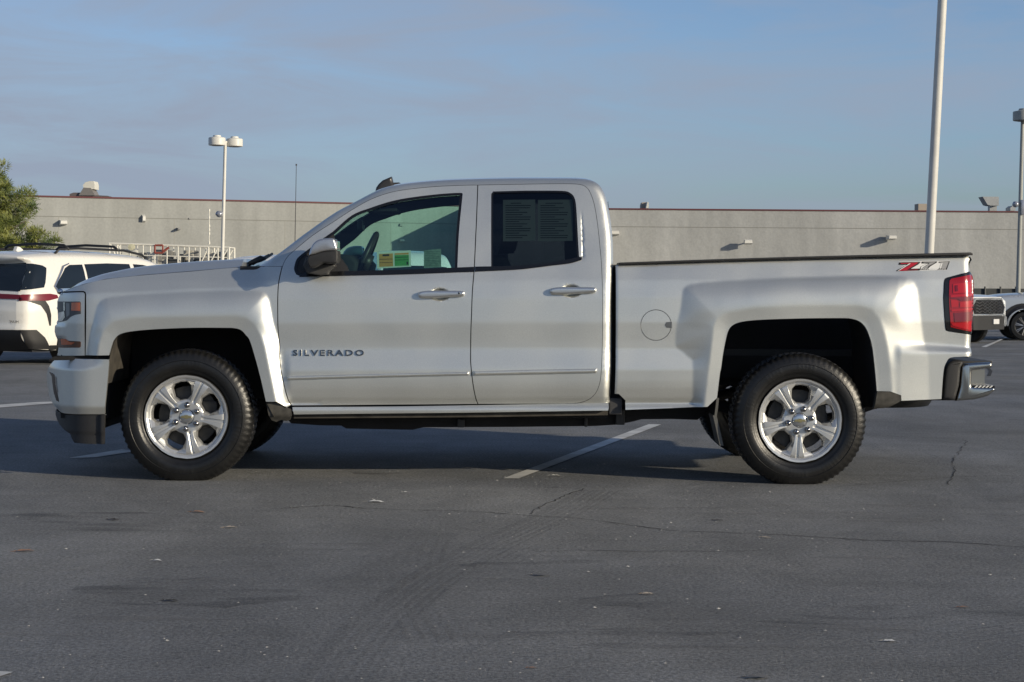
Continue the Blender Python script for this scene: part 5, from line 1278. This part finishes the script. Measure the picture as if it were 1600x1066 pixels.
o, _ = pole('light_pole', 'light pole coloured dark as its shadow side, with a round lamp head at the right edge of the photo', 1591, 450, 1598, 182, 50, .082, .06, POLSH, [(-.02, -.2, .36, .40), (.65, .1, .36, .42)])
K.o = Vector(o.location); a = W(1585.5, 319.5, 50)
mb = MB().lathe([(0, .10), (.07, .09), (.11, .02), (.11, -.02), (.07, -.09), (0, -.11)], 18, 'Z', (a[0], 49.9, a[1])); mb.bar((a[0], 49.9, a[1]+.03), (a[0]+.25, 50, a[1]+.05), .03); mb.box(a[0]+.18, a[0]+.30, 49.85, 50, a[1]-.35, a[1]+.15, .02); mb.build('camera_dome', mat('dome_grey', (0, 0, 0)), o, True, .8)
K.o = Vector((0, 0, 0))
# whip mast
x0, z0 = W(461, 373, 40); x1, z1 = W(463, 258, 40); sl = (x1-x0)/(z1-z0); xb = x0+(gz(40)-z0)*sl
ms = thing('radio_mast', 'thin dark whip mast standing behind the hood against the sky', 'mast', (xb, 40, gz(40))); K.o = Vector((xb, 40, gz(40)))
MB().bar((xb, 40, gz(40)), (x1, 40, z1), .016, 6, .008).build('whip', mat('mast_dark', (.03,.03,.035), .6), ms); MB().bar((x1, 40, z1-.02), (x1, 40, z1+.03), .022, 6).build('tip', mat('mast_dark', (0,0,0)), ms)
MB().lathe([(0, .05), (.2, .05), (.22, 0)], 12, 'Z', (xb, 40, gz(40))).build('base', mat('mast_dark', (0,0,0)), ms)
K.o = Vector((0, 0, 0))

# ================================================================ service truck with a long white cage of racks
Yk = 77.0; cx0, _ = W(176, 400, Yk); cx1, _ = W(363, 400, Yk)
sv = thing('service_truck', 'white service truck carrying a long white steel cage rack full of gear', 'truck', ((cx0+cx1)/2, Yk, gz(Yk))); K.o = Vector(((cx0+cx1)/2, Yk, gz(Yk)))
CW = mat('rack_white', (.74, .72, .64), .5)
def wz(px, py, Y=Yk): x, z = W(px, py, Y); return x, z
zt_a = wz(176, 381)[1]; zt_b = wz(363, 387.5)[1]; zb = wz(270, 413)[1]
zt = lambda x: zt_a+(zt_b-zt_a)*(x-cx0)/(cx1-cx0)
for yy in (Yk-.9, Yk+.9):
    mb = MB(); mb.bar((cx0, yy, zt_a), (cx1, yy, zt_b), .045, 6); mb.bar((cx0, yy, zb), (cx1, yy, zb-.1), .05, 6); mb.bar((cx0, yy, (zt_a+zb)/2-.05), (cx1, yy, (zt_b+zb)/2-.08), .025, 6)
    for px in (177, 194, 209, 229, 247, 266, 283, 300, 317, 330, 345, 362):
        x = wz(px, 400)[0]; mb.bar((x, yy, zb-.1), (x, yy, zt(x)), .05 if px in (177, 330, 362) else .032, 6)
    for a, b in ((178, 192), (318, 330), (332, 345), (346, 361)):
        xa, xb2 = wz(a, 400)[0], wz(b, 400)[0]
        mb.bar((xa, yy, zt(xa)) if a < 200 else (xa, yy, zb), (xb2, yy, zb) if a < 200 else (xb2, yy, zt(xb2)), .035, 6)
    mb.build('cage_side', CW, sv)
mb = MB()
for px in (177, 229, 283, 330, 362): x = wz(px, 400)[0]; mb.bar((x, Yk-.9, zt(x)), (x, Yk+.9, zt(x)), .035, 6)
mb.build('cross_bars', CW, sv)
rr = random.Random(5); mats_ = [mat('gear_white', (.62,.61,.56), .6), mat('gear_grey', (.22,.22,.21), .6), mat('gear_dark', (.05,.055,.06), .6), mat('gear_buff', (.42,.40,.34), .6)]
for i in range(44):
    px = 192+i*3.8; w_ = rr.uniform(.08, .26); x, _ = wz(px, 400); h_ = rr.uniform(.25, .85); y_ = Yk+rr.uniform(-.6, .5)
    MB().box(x-w_, x+w_, y_, y_+rr.uniform(.1, .4), zb-.05, zb-.05+h_*(zt(x)-zb), .02).build('gear_box', mats_[rr.choice((0, 0, 1, 1, 2, 3))], sv)
x0, z1_ = wz(248, 384); x1_, z0_ = wz(260, 396); RS = mat('red_frame', (.26, .06, .045), .6)
mb = MB(); 
for a in ((x0, z0_, x1_, z0_), (x0, z1_, x1_, z1_), (x0, z0_, x0, z1_), (x1_, z0_, x1_, z1_)): mb.bar((a[0], Yk-1.0, a[1]), (a[2], Yk-1.0, a[3]), .05, 6)
mb.bar((x1_, Yk-1, z0_+.05), (x1_+.3, Yk-1, z1_-.1), .06, 6); mb.build('red_frame', RS, sv)
for px, py, rr_ in ((212, 387, .16),): 
    x, z = wz(px, py); MB().lathe([(0, .0), (rr_, .02), (rr_, .18), (0, .2)], 16, 'Y', (x, Yk-1.15, z)).build('hose_reel', mat('hose_cream', (.55,.53,.38), .6), sv, True, .6)
x, z = wz(331, 383); x2, z2 = wz(331.5, 329); mb = MB(); mb.bar((x, Yk-.9, z), (x2, Yk-.9, z2), .028, 6, .02)
for py in (380, 366, 360, 354, 341, 330): a = wz(331.3, py); mb.bar((a[0], Yk-.9, a[1]-.06), (a[0], Yk-.9, a[1]+.06), .05, 6)
mb.build('mast', CW, sv)
mb = MB(); a, b = wz(170, 410)[0], wz(385, 410)[0]
mb.box(a, b, Yk-1.0, Yk+1.0, .35, zb-.1, .05); mb.build('body', mat('truck_white', (.72,.71,.66), .5, coat=.3), sv)
mb = MB(); mb.box(b+.1, b+2.0, Yk-1, Yk+1, .3, zb-.35, .15); mb.build('cab', mat('truck_white', (0,0,0)), sv)
for px in (195, 350, 405):
    for yy in (Yk-1.0, Yk+.75):
        x = wz(px, 410)[0]; MB().lathe([(0, .02), (.25, .0), (.45, .02), (.48, .08), (.48, .22), (.2, .25)], 24, 'Y', (x, yy, gz(Yk)+.48)).build('wheel', RUBBER, sv, True, .6)
K.o = Vector((0, 0, 0))

# ================================================================ pine at the left edge
def pine(px, Y, h, label):
    rr = random.Random(21); x0 = W(px, 400, Y)[0]; g = gz(Y)
    o = thing('pine_tree', label, 'tree', (x0, Y, g)); K.o = Vector((x0, Y, g))
    mb = MB(); mb.tube([(x0, Y, g), (x0+.1, Y, g+h*.3), (x0-.05, Y, g+h*.6), (x0, Y, g+h*.95)], [.26, .20, .13, .03], 10)
    tips = []
    for k_ in range(64):
        t = .16+.82*(k_/64); zc = g+h*t; az = k_*2.4+rr.uniform(-.3, .3); L_ = (3.1*(1-t)**.72+.2)*rr.uniform(.65, 1.12)
        if t < .30: L_ *= .95
        a = Vector((x0, Y, zc)); d_ = Vector((math.cos(az), math.sin(az), rr.uniform(.12, .42))); pts = [a+d_*L_*s_+Vector((0, 0, .14*L_*s_*s_)) for s_ in (0, .35, .7, 1)]
        mb.tube(pts, [.05+.03*(1-t), .035, .022, .01], 5)
        for s_ in np.linspace(.42, 1.0, max(3, int(L_*2.6))):
            c = a+d_*L_*s_+Vector((0, 0, .14*L_*s_*s_))
            for _ in range(4): tips.append(c+Vector((rr.gauss(0, .24), rr.gauss(0, .24), rr.gauss(.08, .16))))
    mb.build('trunk', mat('pine_bark', (.12,.085,.06), .9, noise=.3, nscale=6), o, True)
    v = []; f = []
    for c in tips:
        R_ = rr.uniform(.24, .40)
        for _ in range(135):
            d_ = Vector((rr.gauss(0, 1), rr.gauss(0, 1), rr.gauss(.35, .9))).normalized(); p = c+d_*R_*rr.uniform(.15, .8)*Vector((1, 1, .8)).length/1.6
            e = p+(d_+Vector((rr.gauss(0, .35), rr.gauss(0, .35), rr.gauss(.1, .3)))).normalized()*rr.uniform(.08, .17); s_ = d_.orthogonal().normalized()*rr.uniform(.010, .022); n = len(v)
            v += [p-s_, p+s_, e]; f.append((n, n+1, n+2))
    nm = mesh('crown', v, f, None, o, False)
    m = bpy.data.materials.new('pine_needles'); m.use_nodes = True; t = m.node_tree; b = t.nodes['Principled BSDF']; b.inputs['Roughness'].default_value = .6
    gi = t.nodes.new('ShaderNodeTexCoord'); n_ = t.nodes.new('ShaderNodeTexNoise'); n_.inputs['Scale'].default_value = 2.2; n_.inputs['Detail'].default_value = 3
    r_ = t.nodes.new('ShaderNodeValToRGB'); r_.color_ramp.elements[0].position = .35; r_.color_ramp.elements[0].color = (.05, .085, .02, 1); r_.color_ramp.elements[1].position = .68; r_.color_ramp.elements[1].color = (.21, .22, .045, 1)
    t.links.new(gi.outputs['Object'], n_.inputs['Vector']); t.links.new(n_.outputs['Fac'], r_.inputs[0]); t.links.new(r_.outputs[0], b.inputs['Base Color']); nm.data.materials.append(m)
    K.o = Vector((0, 0, 0)); return o
pine(-58, 52, 5.9, 'bushy olive-green pine tree at the left edge behind the white minivan')
# ================================================================ parked cars in the distance
WPAINT = paint('pearl_white', (.80, .78, .72), .05, .25, .8, .02); RPAINT = paint('dark_red_paint', (.16, .012, .018), .3, .3, 1.0); GPAINT = paint('cool_silver', (.52, .55, .58), .5, .3, .8); WP2 = paint('cold_white', (.74, .76, .78), .1, .3, .8)
CGL = mat('car_glass', (.012, .018, .026), .14); BLK = mat('car_black_trim', (.012, .012, .013), .5)
SILT = mat('satin_metal', (.55, .55, .55), .25, .9); BRIM = mat('dark_rim', (.03,.03,.032), .35, .3); SRIM = mat('silver_rim', (.50,.50,.50), .3, .8)
def car(name, label, cat, loc, heading, sp, col, group=None):
    """sp: L, W, sil (top profile rear->front, x from the tail), zk/yk side inset, wheels x, r, windows, r round. Near side is the right-hand side."""
    L_, W_ = sp['L'], sp['W']; yc = W_/2
    o = thing(name, label, cat, (loc[0], loc[1], gz(loc[1])), math.atan2(heading[1], heading[0]), group)
    K.o = Vector((L_/2, yc, 0)); zk, yk = sp['zk'], sp['yk']; cr0, cr1 = sp['corner']
    def Fb0(x, z):
        x = np.asarray(x, float); z = np.asarray(z, float); y = np.interp(z, zk, yk)
        y = y+cr0[1]*(np.maximum(0, cr0[0]-x)/cr0[0])**2.6+cr1[1]*(np.maximum(0, x-(L_-cr1[0]))/cr1[0])**2.6
        for wx in sp['wheels']:
            d_ = np.hypot(x-wx, z-sp['r']); y = y-sp.get('flare', .012)*ss((sp['r']+.16-d_)/.06)
        return y
    R_ = sp.get('round', .09); sil = cr(sp['sil'], 5); Fx = rounder(Fb0, [(sil, R_)])
    bot = []
    for wx in sorted(sp['wheels'], reverse=True):
        ra = sp['r']+.055; z0 = sp['sill']; a0 = math.asin((z0-sp['r'])/ra)
        bot += [(wx+ra*math.cos(t), sp['r']+ra*math.sin(t)) for t in np.linspace(a0, math.pi-a0, 16)]
    out = chain(sil, bot)
    ex = []
    for dd in (.004, .015, .03, .05, .07): ex += resample(offset(resample(sil, .03, False)+[(L_, -.4), (0, -.4)], dd), .04)
    side = panel('body', out, Fx, col, o, sp=sp.get('sp', .05), extra=ex, far=1, yc=yc, thick=.03)
    ys = [float(Fb0(np.array([a]), np.array([b]))[0])+R_ for a, b in sil]
    nn = [(a, y, b) for (a, b), y in zip(sil, ys)]; ff = [(a, W_-y, b) for (a, b), y in zip(sil, ys)]
    # outward direction of the profile
    dr = []
    for i in range(len(sil)):
        a = sil[max(i-1, 0)]; b = sil[min(i+1, len(sil)-1)]; t = np.array([b[0]-a[0], b[1]-a[1]]); t /= np.linalg.norm(t)+1e-9; dr.append((-t[1], t[0]))
    cw = [sp.get('crown', .04)*(1.0 if b > .9 else 1.6) for a, b in sil]
    strip('shell', nn, ff, col, o, 14, cw, dr, 2.4)
    def band(nm, i0, i1, ya, m, lift=.008):
        ids = list(range(i0, i1+1)); A = []; B = []
        t = lambda i: (nn[i][0]+dr[i][0]*lift, nn[i][1]+ya, nn[i][2]+dr[i][1]*lift); u = lambda i: (ff[i][0]+dr[i][0]*lift, ff[i][1]-ya, ff[i][2]+dr[i][1]*lift)
        return strip(nm, [t(i) for i in ids], [u(i) for i in ids], m, o, 14, [cw[i] for i in ids], [dr[i] for i in ids], 2.4)
    for nm, za, zb, xa, xb, ya, m in sp['bands']:
        ids = [i for i, (a, b) in enumerate(sil) if za <= b <= zb and xa <= a <= xb]
        if len(ids) > 1: band(nm, ids[0], ids[-1], ya, m)
    for nm, poly, m, lift in sp['side']:
        panel(nm, resample(poly, .04), Fx, m, o, sp=.045, far=1, yc=yc, thick=.006, nlift=lift*1.6)
    for wx in sp['wheels']:
        for yy, s_ in ((.03, 1), (W_-.03, -1)):
            R = sp['r']; w_ = MB().lathe([(R*.68, .02*s_), (R*.72, .0), (R*.93, .004*s_), (R*.98, .03*s_), (R, .07*s_), (R, .2*s_), (R*.9, .24*s_), (R*.5, .24*s_)], 36, 'Y', (wx, yy, R)).build('wheel', RUBBER, o, True, .6)
            mb = MB().lathe([(0, .05*s_), (R*.62, .07*s_), (R*.66, .015*s_), (R*.70, .01*s_), (R*.70, .04*s_)], 36, 'Y', (wx, yy, R)); mb.build('rim', sp.get('rimb', BRIM), w_, True, .6)
            mb = MB()
            for k_ in range(sp.get('spokes', 10)):
                a = 2*math.pi*k_/sp.get('spokes', 10)+.2
                for da in (-.10, .10): mb.bar((wx+R*.12*math.cos(a), yy+.02*s_, R+R*.12*math.sin(a)), (wx+R*.66*math.cos(a+da), yy+.012*s_, R+R*.66*math.sin(a+da)), .011, 5)
            mb.build('spokes', SRIM, w_)
    # dark mass under and inside
    mb = MB(); mb.box(.25, L_-.3, .16, W_-.16, sp['sill']-.02, sp['sill']+.25); mb.build('underside', BLK, o)
    return o, Fx, sil, yc, L_

RLN = mat('car_red_lens', (.16, .010, .018), .28)
van = dict(L=5.17, W=1.99, sil=[(.16,.27),(.05,.42),(.02,.56),(.035,.66),(.03,.84),(.045,1.02),(.09,1.14),(.19,1.36),(.30,1.56),(.20,1.64),(.24,1.68),(.5,1.715),(1.0,1.745),(1.7,1.755),(2.5,1.735),(3.1,1.68),(3.6,1.50),(4.05,1.26),(4.35,1.13),(4.8,1.0),(5.08,.82),(5.16,.58),(5.12,.27)],
    zk=[.2,.35,.6,.85,1.05,1.14,1.2,1.45,1.68,1.8], yk=[.06,.02,.005,.0,.015,.035,.06,.14,.24,.34], corner=((.75,.20),(.8,.3)), wheels=(1.05,4.11), r=.36, sill=.24, round=.10, rimb=BRIM, sp=.045,
    bands=[('rear_window', 1.14, 1.60, 0, .5, -.03, CGL), ('tail_lamp', .99, 1.09, 0, .3, -.05, RLN), ('rear_bumper', .26, .57, 0, .3, -.12, BLK), ('bumper_reflector', .50, .54, 0, .1, .12, mat('dim_red', (.25,.01,.015), .3)), ('bumper_trim', .395, .41, 0, .15, .0, SILT), ('windshield', 1.16, 1.62, 3.0, 4.4, .06, CGL), ('grille', .35, .75, 4.9, 5.3, .2, BLK)],
    side=[('side_window', [(.80,1.15),(1.38,1.155),(1.40,1.56),(1.10,1.55),(.98,1.50),(.66,1.22),(.70,1.16)], CGL, .006), ('side_window', [(1.44,1.155),(2.56,1.16),(2.56,1.58),(2.0,1.585),(1.46,1.565)], CGL, .006), ('side_window', [(2.66,1.165),(3.66,1.17),(3.62,1.24),(3.15,1.53),(2.9,1.57),(2.66,1.58)], CGL, .006),
        ('window_trim', [(.62,1.22),(.66,1.13),(.80,1.13),(3.8,1.14),(3.8,1.155),(.80,1.145),(.70,1.155),(.655,1.215),(.96,1.52),(1.1,1.565),(1.1,1.58),(.93,1.535)], SILT, .008),
        ('rear_window', [(.10,1.16),(.42,1.20),(.47,1.28),(.56,1.50),(.50,1.535),(.30,1.57),(.20,1.36)], CGL, .005), ('tail_lamp', [(.03,1.0),(.45,1.00),(.66,1.04),(.64,1.085),(.5,1.105),(.05,1.09)], RLN, .008),
        ('lamp_tail', [(.12,.995),(.32,.93),(.42,.80),(.475,.62),(.50,.62),(.50,.78),(.46,.92),(.40,1.0)], BLK, .006), ('bumper_cladding', [(.04,.56),(.25,.56),(.40,.44),(.50,.30),(.55,.26),(.16,.27)], BLK, .006), ('lower_cladding', [(.5,.25),(.66,.25),(.66,.32),(.5,.32)], BLK, .006)])
cpx = P(63, 470, 16.6)[0]
# right-rear corner of the van stands at (cpx, 17); heading leans away to the right
hd = Vector((math.sin(math.radians(28)), math.cos(math.radians(28)))); rt = Vector((hd.y, -hd.x))
ctr = Vector((cpx, 16.6))+hd*(5.17/2-.25)-rt*(1.99/2)
vo, Fv, sv_, yc_, L_ = car('minivan', 'pearl white minivan with black roof rails, parked at the left beyond the hood', 'minivan', (ctr.x, ctr.y), (hd.x, hd.y), van, WPAINT)
for s_ in (0, 1):
    fy_ = (lambda y: y) if s_ == 0 else (lambda y: 1.99-y)
    mb = MB(); mb.tube([(.95, fy_(.34), 1.73), (1.05, fy_(.34), 1.80), (1.5, fy_(.34), 1.82), (2.6, fy_(.34), 1.805), (3.1, fy_(.36), 1.74), (3.18, fy_(.36), 1.69)], .020, 6); mb.build('roof_rail', BLK, vo, True)
for x_ in (1.25, 2.45):
    mb = MB(); mb.tube([(x_, .32, 1.80), (x_, .42, 1.865), (x_, 1.0, 1.89), (x_, 1.57, 1.865), (x_, 1.67, 1.80)], .022, 6); mb.build('cross_bar', BLK, vo, True)
pillow('antenna_fin', [(.75,1.74),(.98,1.75),(.86,1.83),(.80,1.84)], .96, 1.03, .01, WPAINT, vo)
K.o = Vector((5.17/2, .995, 0))
v, f = text_mesh('PLATINUM', .055, sx=1.3)
vv = [(.012, .38-a, b+.68) for a, b, c in v]; mesh('lettering', [(p[0]-.0+.0, p[1], p[2]) for p in vv], f, BLK, vo, False)
K.o = Vector((0, 0, 0))
sed = dict(L=4.7, W=1.84, sil=[(.12,.28),(.02,.5),(.03,.85),(.12,1.02),(.55,1.10),(.9,1.22),(1.35,1.40),(1.9,1.46),(2.5,1.45),(2.9,1.36),(3.4,1.10),(3.6,1.02),(4.2,.92),(4.55,.78),(4.68,.55),(4.6,.26)], zk=[.2,.4,.7,.95,1.0,1.4,1.6], yk=[.05,.0,.0,.02,.05,.25,.3], corner=((.6,.2),(.7,.3)), wheels=(.95,3.75), r=.33, sill=.22,
    bands=[('rear_window', 1.14, 1.40, .5, 1.5, .03, CGL), ('windshield', 1.06, 1.42, 2.5, 3.6, .03, CGL)], side=[('side_window', [(1.0,1.06),(3.2,1.04),(2.75,1.32),(2.4,1.39),(1.7,1.39),(1.3,1.32)], CGL, .005)])
x_, _ = P(205, 410, 26)
car('sedan', 'dark red car whose roof shows between the minivan and the white cage rack', 'car', (x_, 27.5), (.34, .94), dict(sed, sil=[(a, b*1.14) for a, b in sed['sil']], zk=[z*1.14 for z in sed['zk']], side=[], bands=[]), RPAINT)
suv = dict(L=4.9, W=1.95, sil=[(.12,.35),(.03,.6),(.04,1.0),(.10,1.15),(.25,1.6),(.35,1.80),(.6,1.86),(1.5,1.90),(2.4,1.88),(2.9,1.80),(3.35,1.45),(3.6,1.28),(4.2,1.20),(4.6,1.12),(4.82,.95),(4.88,.6),(4.8,.35)], zk=[.2,.5,.8,1.1,1.2,1.8,1.95], yk=[.05,.0,.0,.02,.06,.2,.28], corner=((.4,.12),(.6,.25)), wheels=(.95,3.85), r=.38, sill=.30,
    bands=[('rear_window', 1.22, 1.7, 0, .4, .05, CGL), ('windshield', 1.34, 1.76, 2.8, 3.6, .04, CGL), ('grille', .6, 1.0, 4.6, 5, .3, BLK)], side=[('side_window', [(.6,1.24),(1.7,1.24),(1.7,1.74),(.8,1.74)], CGL, .005), ('side_window', [(1.78,1.24),(2.6,1.24),(3.2,1.28),(2.8,1.72),(1.78,1.74)], CGL, .005), ('headlight', [(4.5,.92),(4.84,.88),(4.82,1.0),(4.45,1.06)], SILT, .006)])
# seen through the side window
van2 = dict(suv, sil=[(a, b*1.10) for a, b in suv['sil']], zk=[z*1.10 for z in suv['zk']])
hd2 = Vector((.22, -.97)).normalized(); x_ = P(672, 400, 26.5)[0]
car('parked_van', 'white van facing the camera, seen through the front door glass behind the grey sheet', 'van', (x_-hd2.x*2.45, 26.5-hd2.y*2.45), (hd2.x, hd2.y), van2, WP2)
hd3 = Vector((.97, -.22)).normalized(); x_ = P(655, 400, 31.5)[0]
car('parked_van', 'white van standing side-on, its roof just above the orange and green window sticker', 'van', (x_-hd3.x*2.45, 33.0), (hd3.x, hd3.y), van2, WP2)
pk = dict(L=5.9, W=2.03, sil=[(.10,.55),(.02,.65),(.03,1.30),(.05,1.40),(1.9,1.40),(1.92,1.50),(2.02,1.86),(2.2,1.93),(3.0,1.95),(3.6,1.90),(4.05,1.60),(4.3,1.38),(4.6,1.33),(5.3,1.29),(5.7,1.22),(5.80,1.12),(5.84,.95),(5.86,.75),(5.88,.55),(5.80,.38)], zk=[.2,.5,.75,.95,1.2,1.33,1.45,1.9,2.0], yk=[.05,.02,-.005,.0,.01,.05,.09,.22,.28], corner=((.2,.05),(.55,.20)), wheels=(1.15,4.85), r=.42, sill=.42, flare=.05, round=.07, spokes=8,
    bands=[('windshield', 1.42, 1.86, 3.6, 4.4, .04, CGL), ('grille_frame', .72, 1.22, 5.5, 6, .10, SILT), ('grille', .76, 1.17, 5.5, 6, .20, BLK), ('lower_grille', .40, .68, 5.5, 6, .22, BLK)],
    side=[('side_window', [(2.15,1.46),(2.95,1.46),(2.95,1.82),(2.25,1.82)], CGL, .005), ('side_window', [(3.05,1.46),(4.0,1.44),(3.75,1.70),(3.55,1.82),(3.05,1.83)], CGL, .005), ('headlight', [(5.45,1.02),(5.80,1.00),(5.78,1.14),(5.40,1.17)], BLK, .008), ('arch_trim', [(4.85+.66*math.cos(t), .42+.64*math.sin(t)) for t in np.linspace(.15, math.pi-.15, 14)]+[(4.85+.485*math.cos(t), .42+.485*math.sin(t)) for t in np.linspace(math.pi-.15, .15, 14)], BLK, .006)])
def place_front(px, Y, hd):                # centre such that the nose centre shows at px
    n_ = Vector(hd).normalized(); x = P(px, 480, Y)[0]; return (x-n_.x*2.95, Y-n_.y*2.95), (n_.x, n_.y)
c_, h_ = place_front(1545, 37.0, (.66, -.75))
t1, *_ = car('parked_pickup', 'white pickup facing the camera, its black grille beside the red tail lamp', 'pickup truck', c_, h_, dict(pk, bands=pk['bands'][:1], crown=.008), WP2)
K.o = Vector((5.9/2, 2.03/2, 0))
def front_plate(nm, poly, xa, dp, m, bow=.05):
    """flat outline (y,z) on the nose, bowed a little"""
    pl = resample(poly, .08); n = len(pl); xx = lambda y: xa-bow*abs((y-1.015)/1.0)**2.2
    v = [(xx(y)+dp, y, z) for y, z in pl]+[(xx(y)-.05, y, z) for y, z in pl]
    f = [tuple(range(n)), tuple(range(2*n-1, n-1, -1))]+[(i, n+i, n+(i+1) % n, (i+1) % n) for i in range(n)]
    return mesh(nm, v, f, m, t1, False)
fr_o = [(.30,.76),(.22,.98),(.40,1.22),(1.63,1.22),(1.81,.98),(1.73,.76)]; fr_i = [(.36,.80),(.29,.98),(.44,1.17),(1.59,1.17),(1.74,.98),(1.67,.80)]
front_plate('nose', [(.06,.60),(.06,1.12),(.35,1.245),(1.68,1.245),(1.97,1.12),(1.97,.60)], 5.88, .0, WP2, .10)
front_plate('grille_frame', fr_o, 5.90, .02, SILT); gr = front_plate('grille', fr_i, 5.90, .035, BLACKG)
front_plate('lower_grille', [(.30,.38),(.28,.74),(1.75,.74),(1.73,.38)], 5.90, .03, BLK)
for ya, yb in ((.02, .29), (1.74, 2.01)): front_plate('bumper_end', [(ya,.46),(ya,.80),(yb,.70),(yb,.46)], 5.91, .04, CHROME, .14)
front_plate('grille_bar', [(.30,.755),(.30,.785),(1.73,.785),(1.73,.755)], 5.93, .02, SILT)
for zz in (.86, .94, 1.02, 1.10):
    pts = [(5.955-.05*abs(2*t-1)**2.2, .38+1.27*t, zz+.018*math.sin(t*38)) for t in np.linspace(0, 1, 45)]; MB().tube(pts, .009, 5).build('grille_mesh', mat('grille_grey', (.06,.06,.065), .4), t1)
front_plate('licence_plate', [(1.16,.53),(1.16,.66),(1.42,.66),(1.42,.53)], 5.94, .02, mat('plate_white', (.6,.6,.6), .5), .0)
c_, h_ = place_front(1531, 41.5, (-1, .10))
pk2 = dict(pk, wheels=(1.15, 4.80))
car('parked_pickup', 'pale silver pickup cut off by the right edge, black arch and spoked wheel', 'pickup truck', (c_[0], c_[1]), h_, pk2, GPAINT)
K.o = Vector((0, 0, 0))
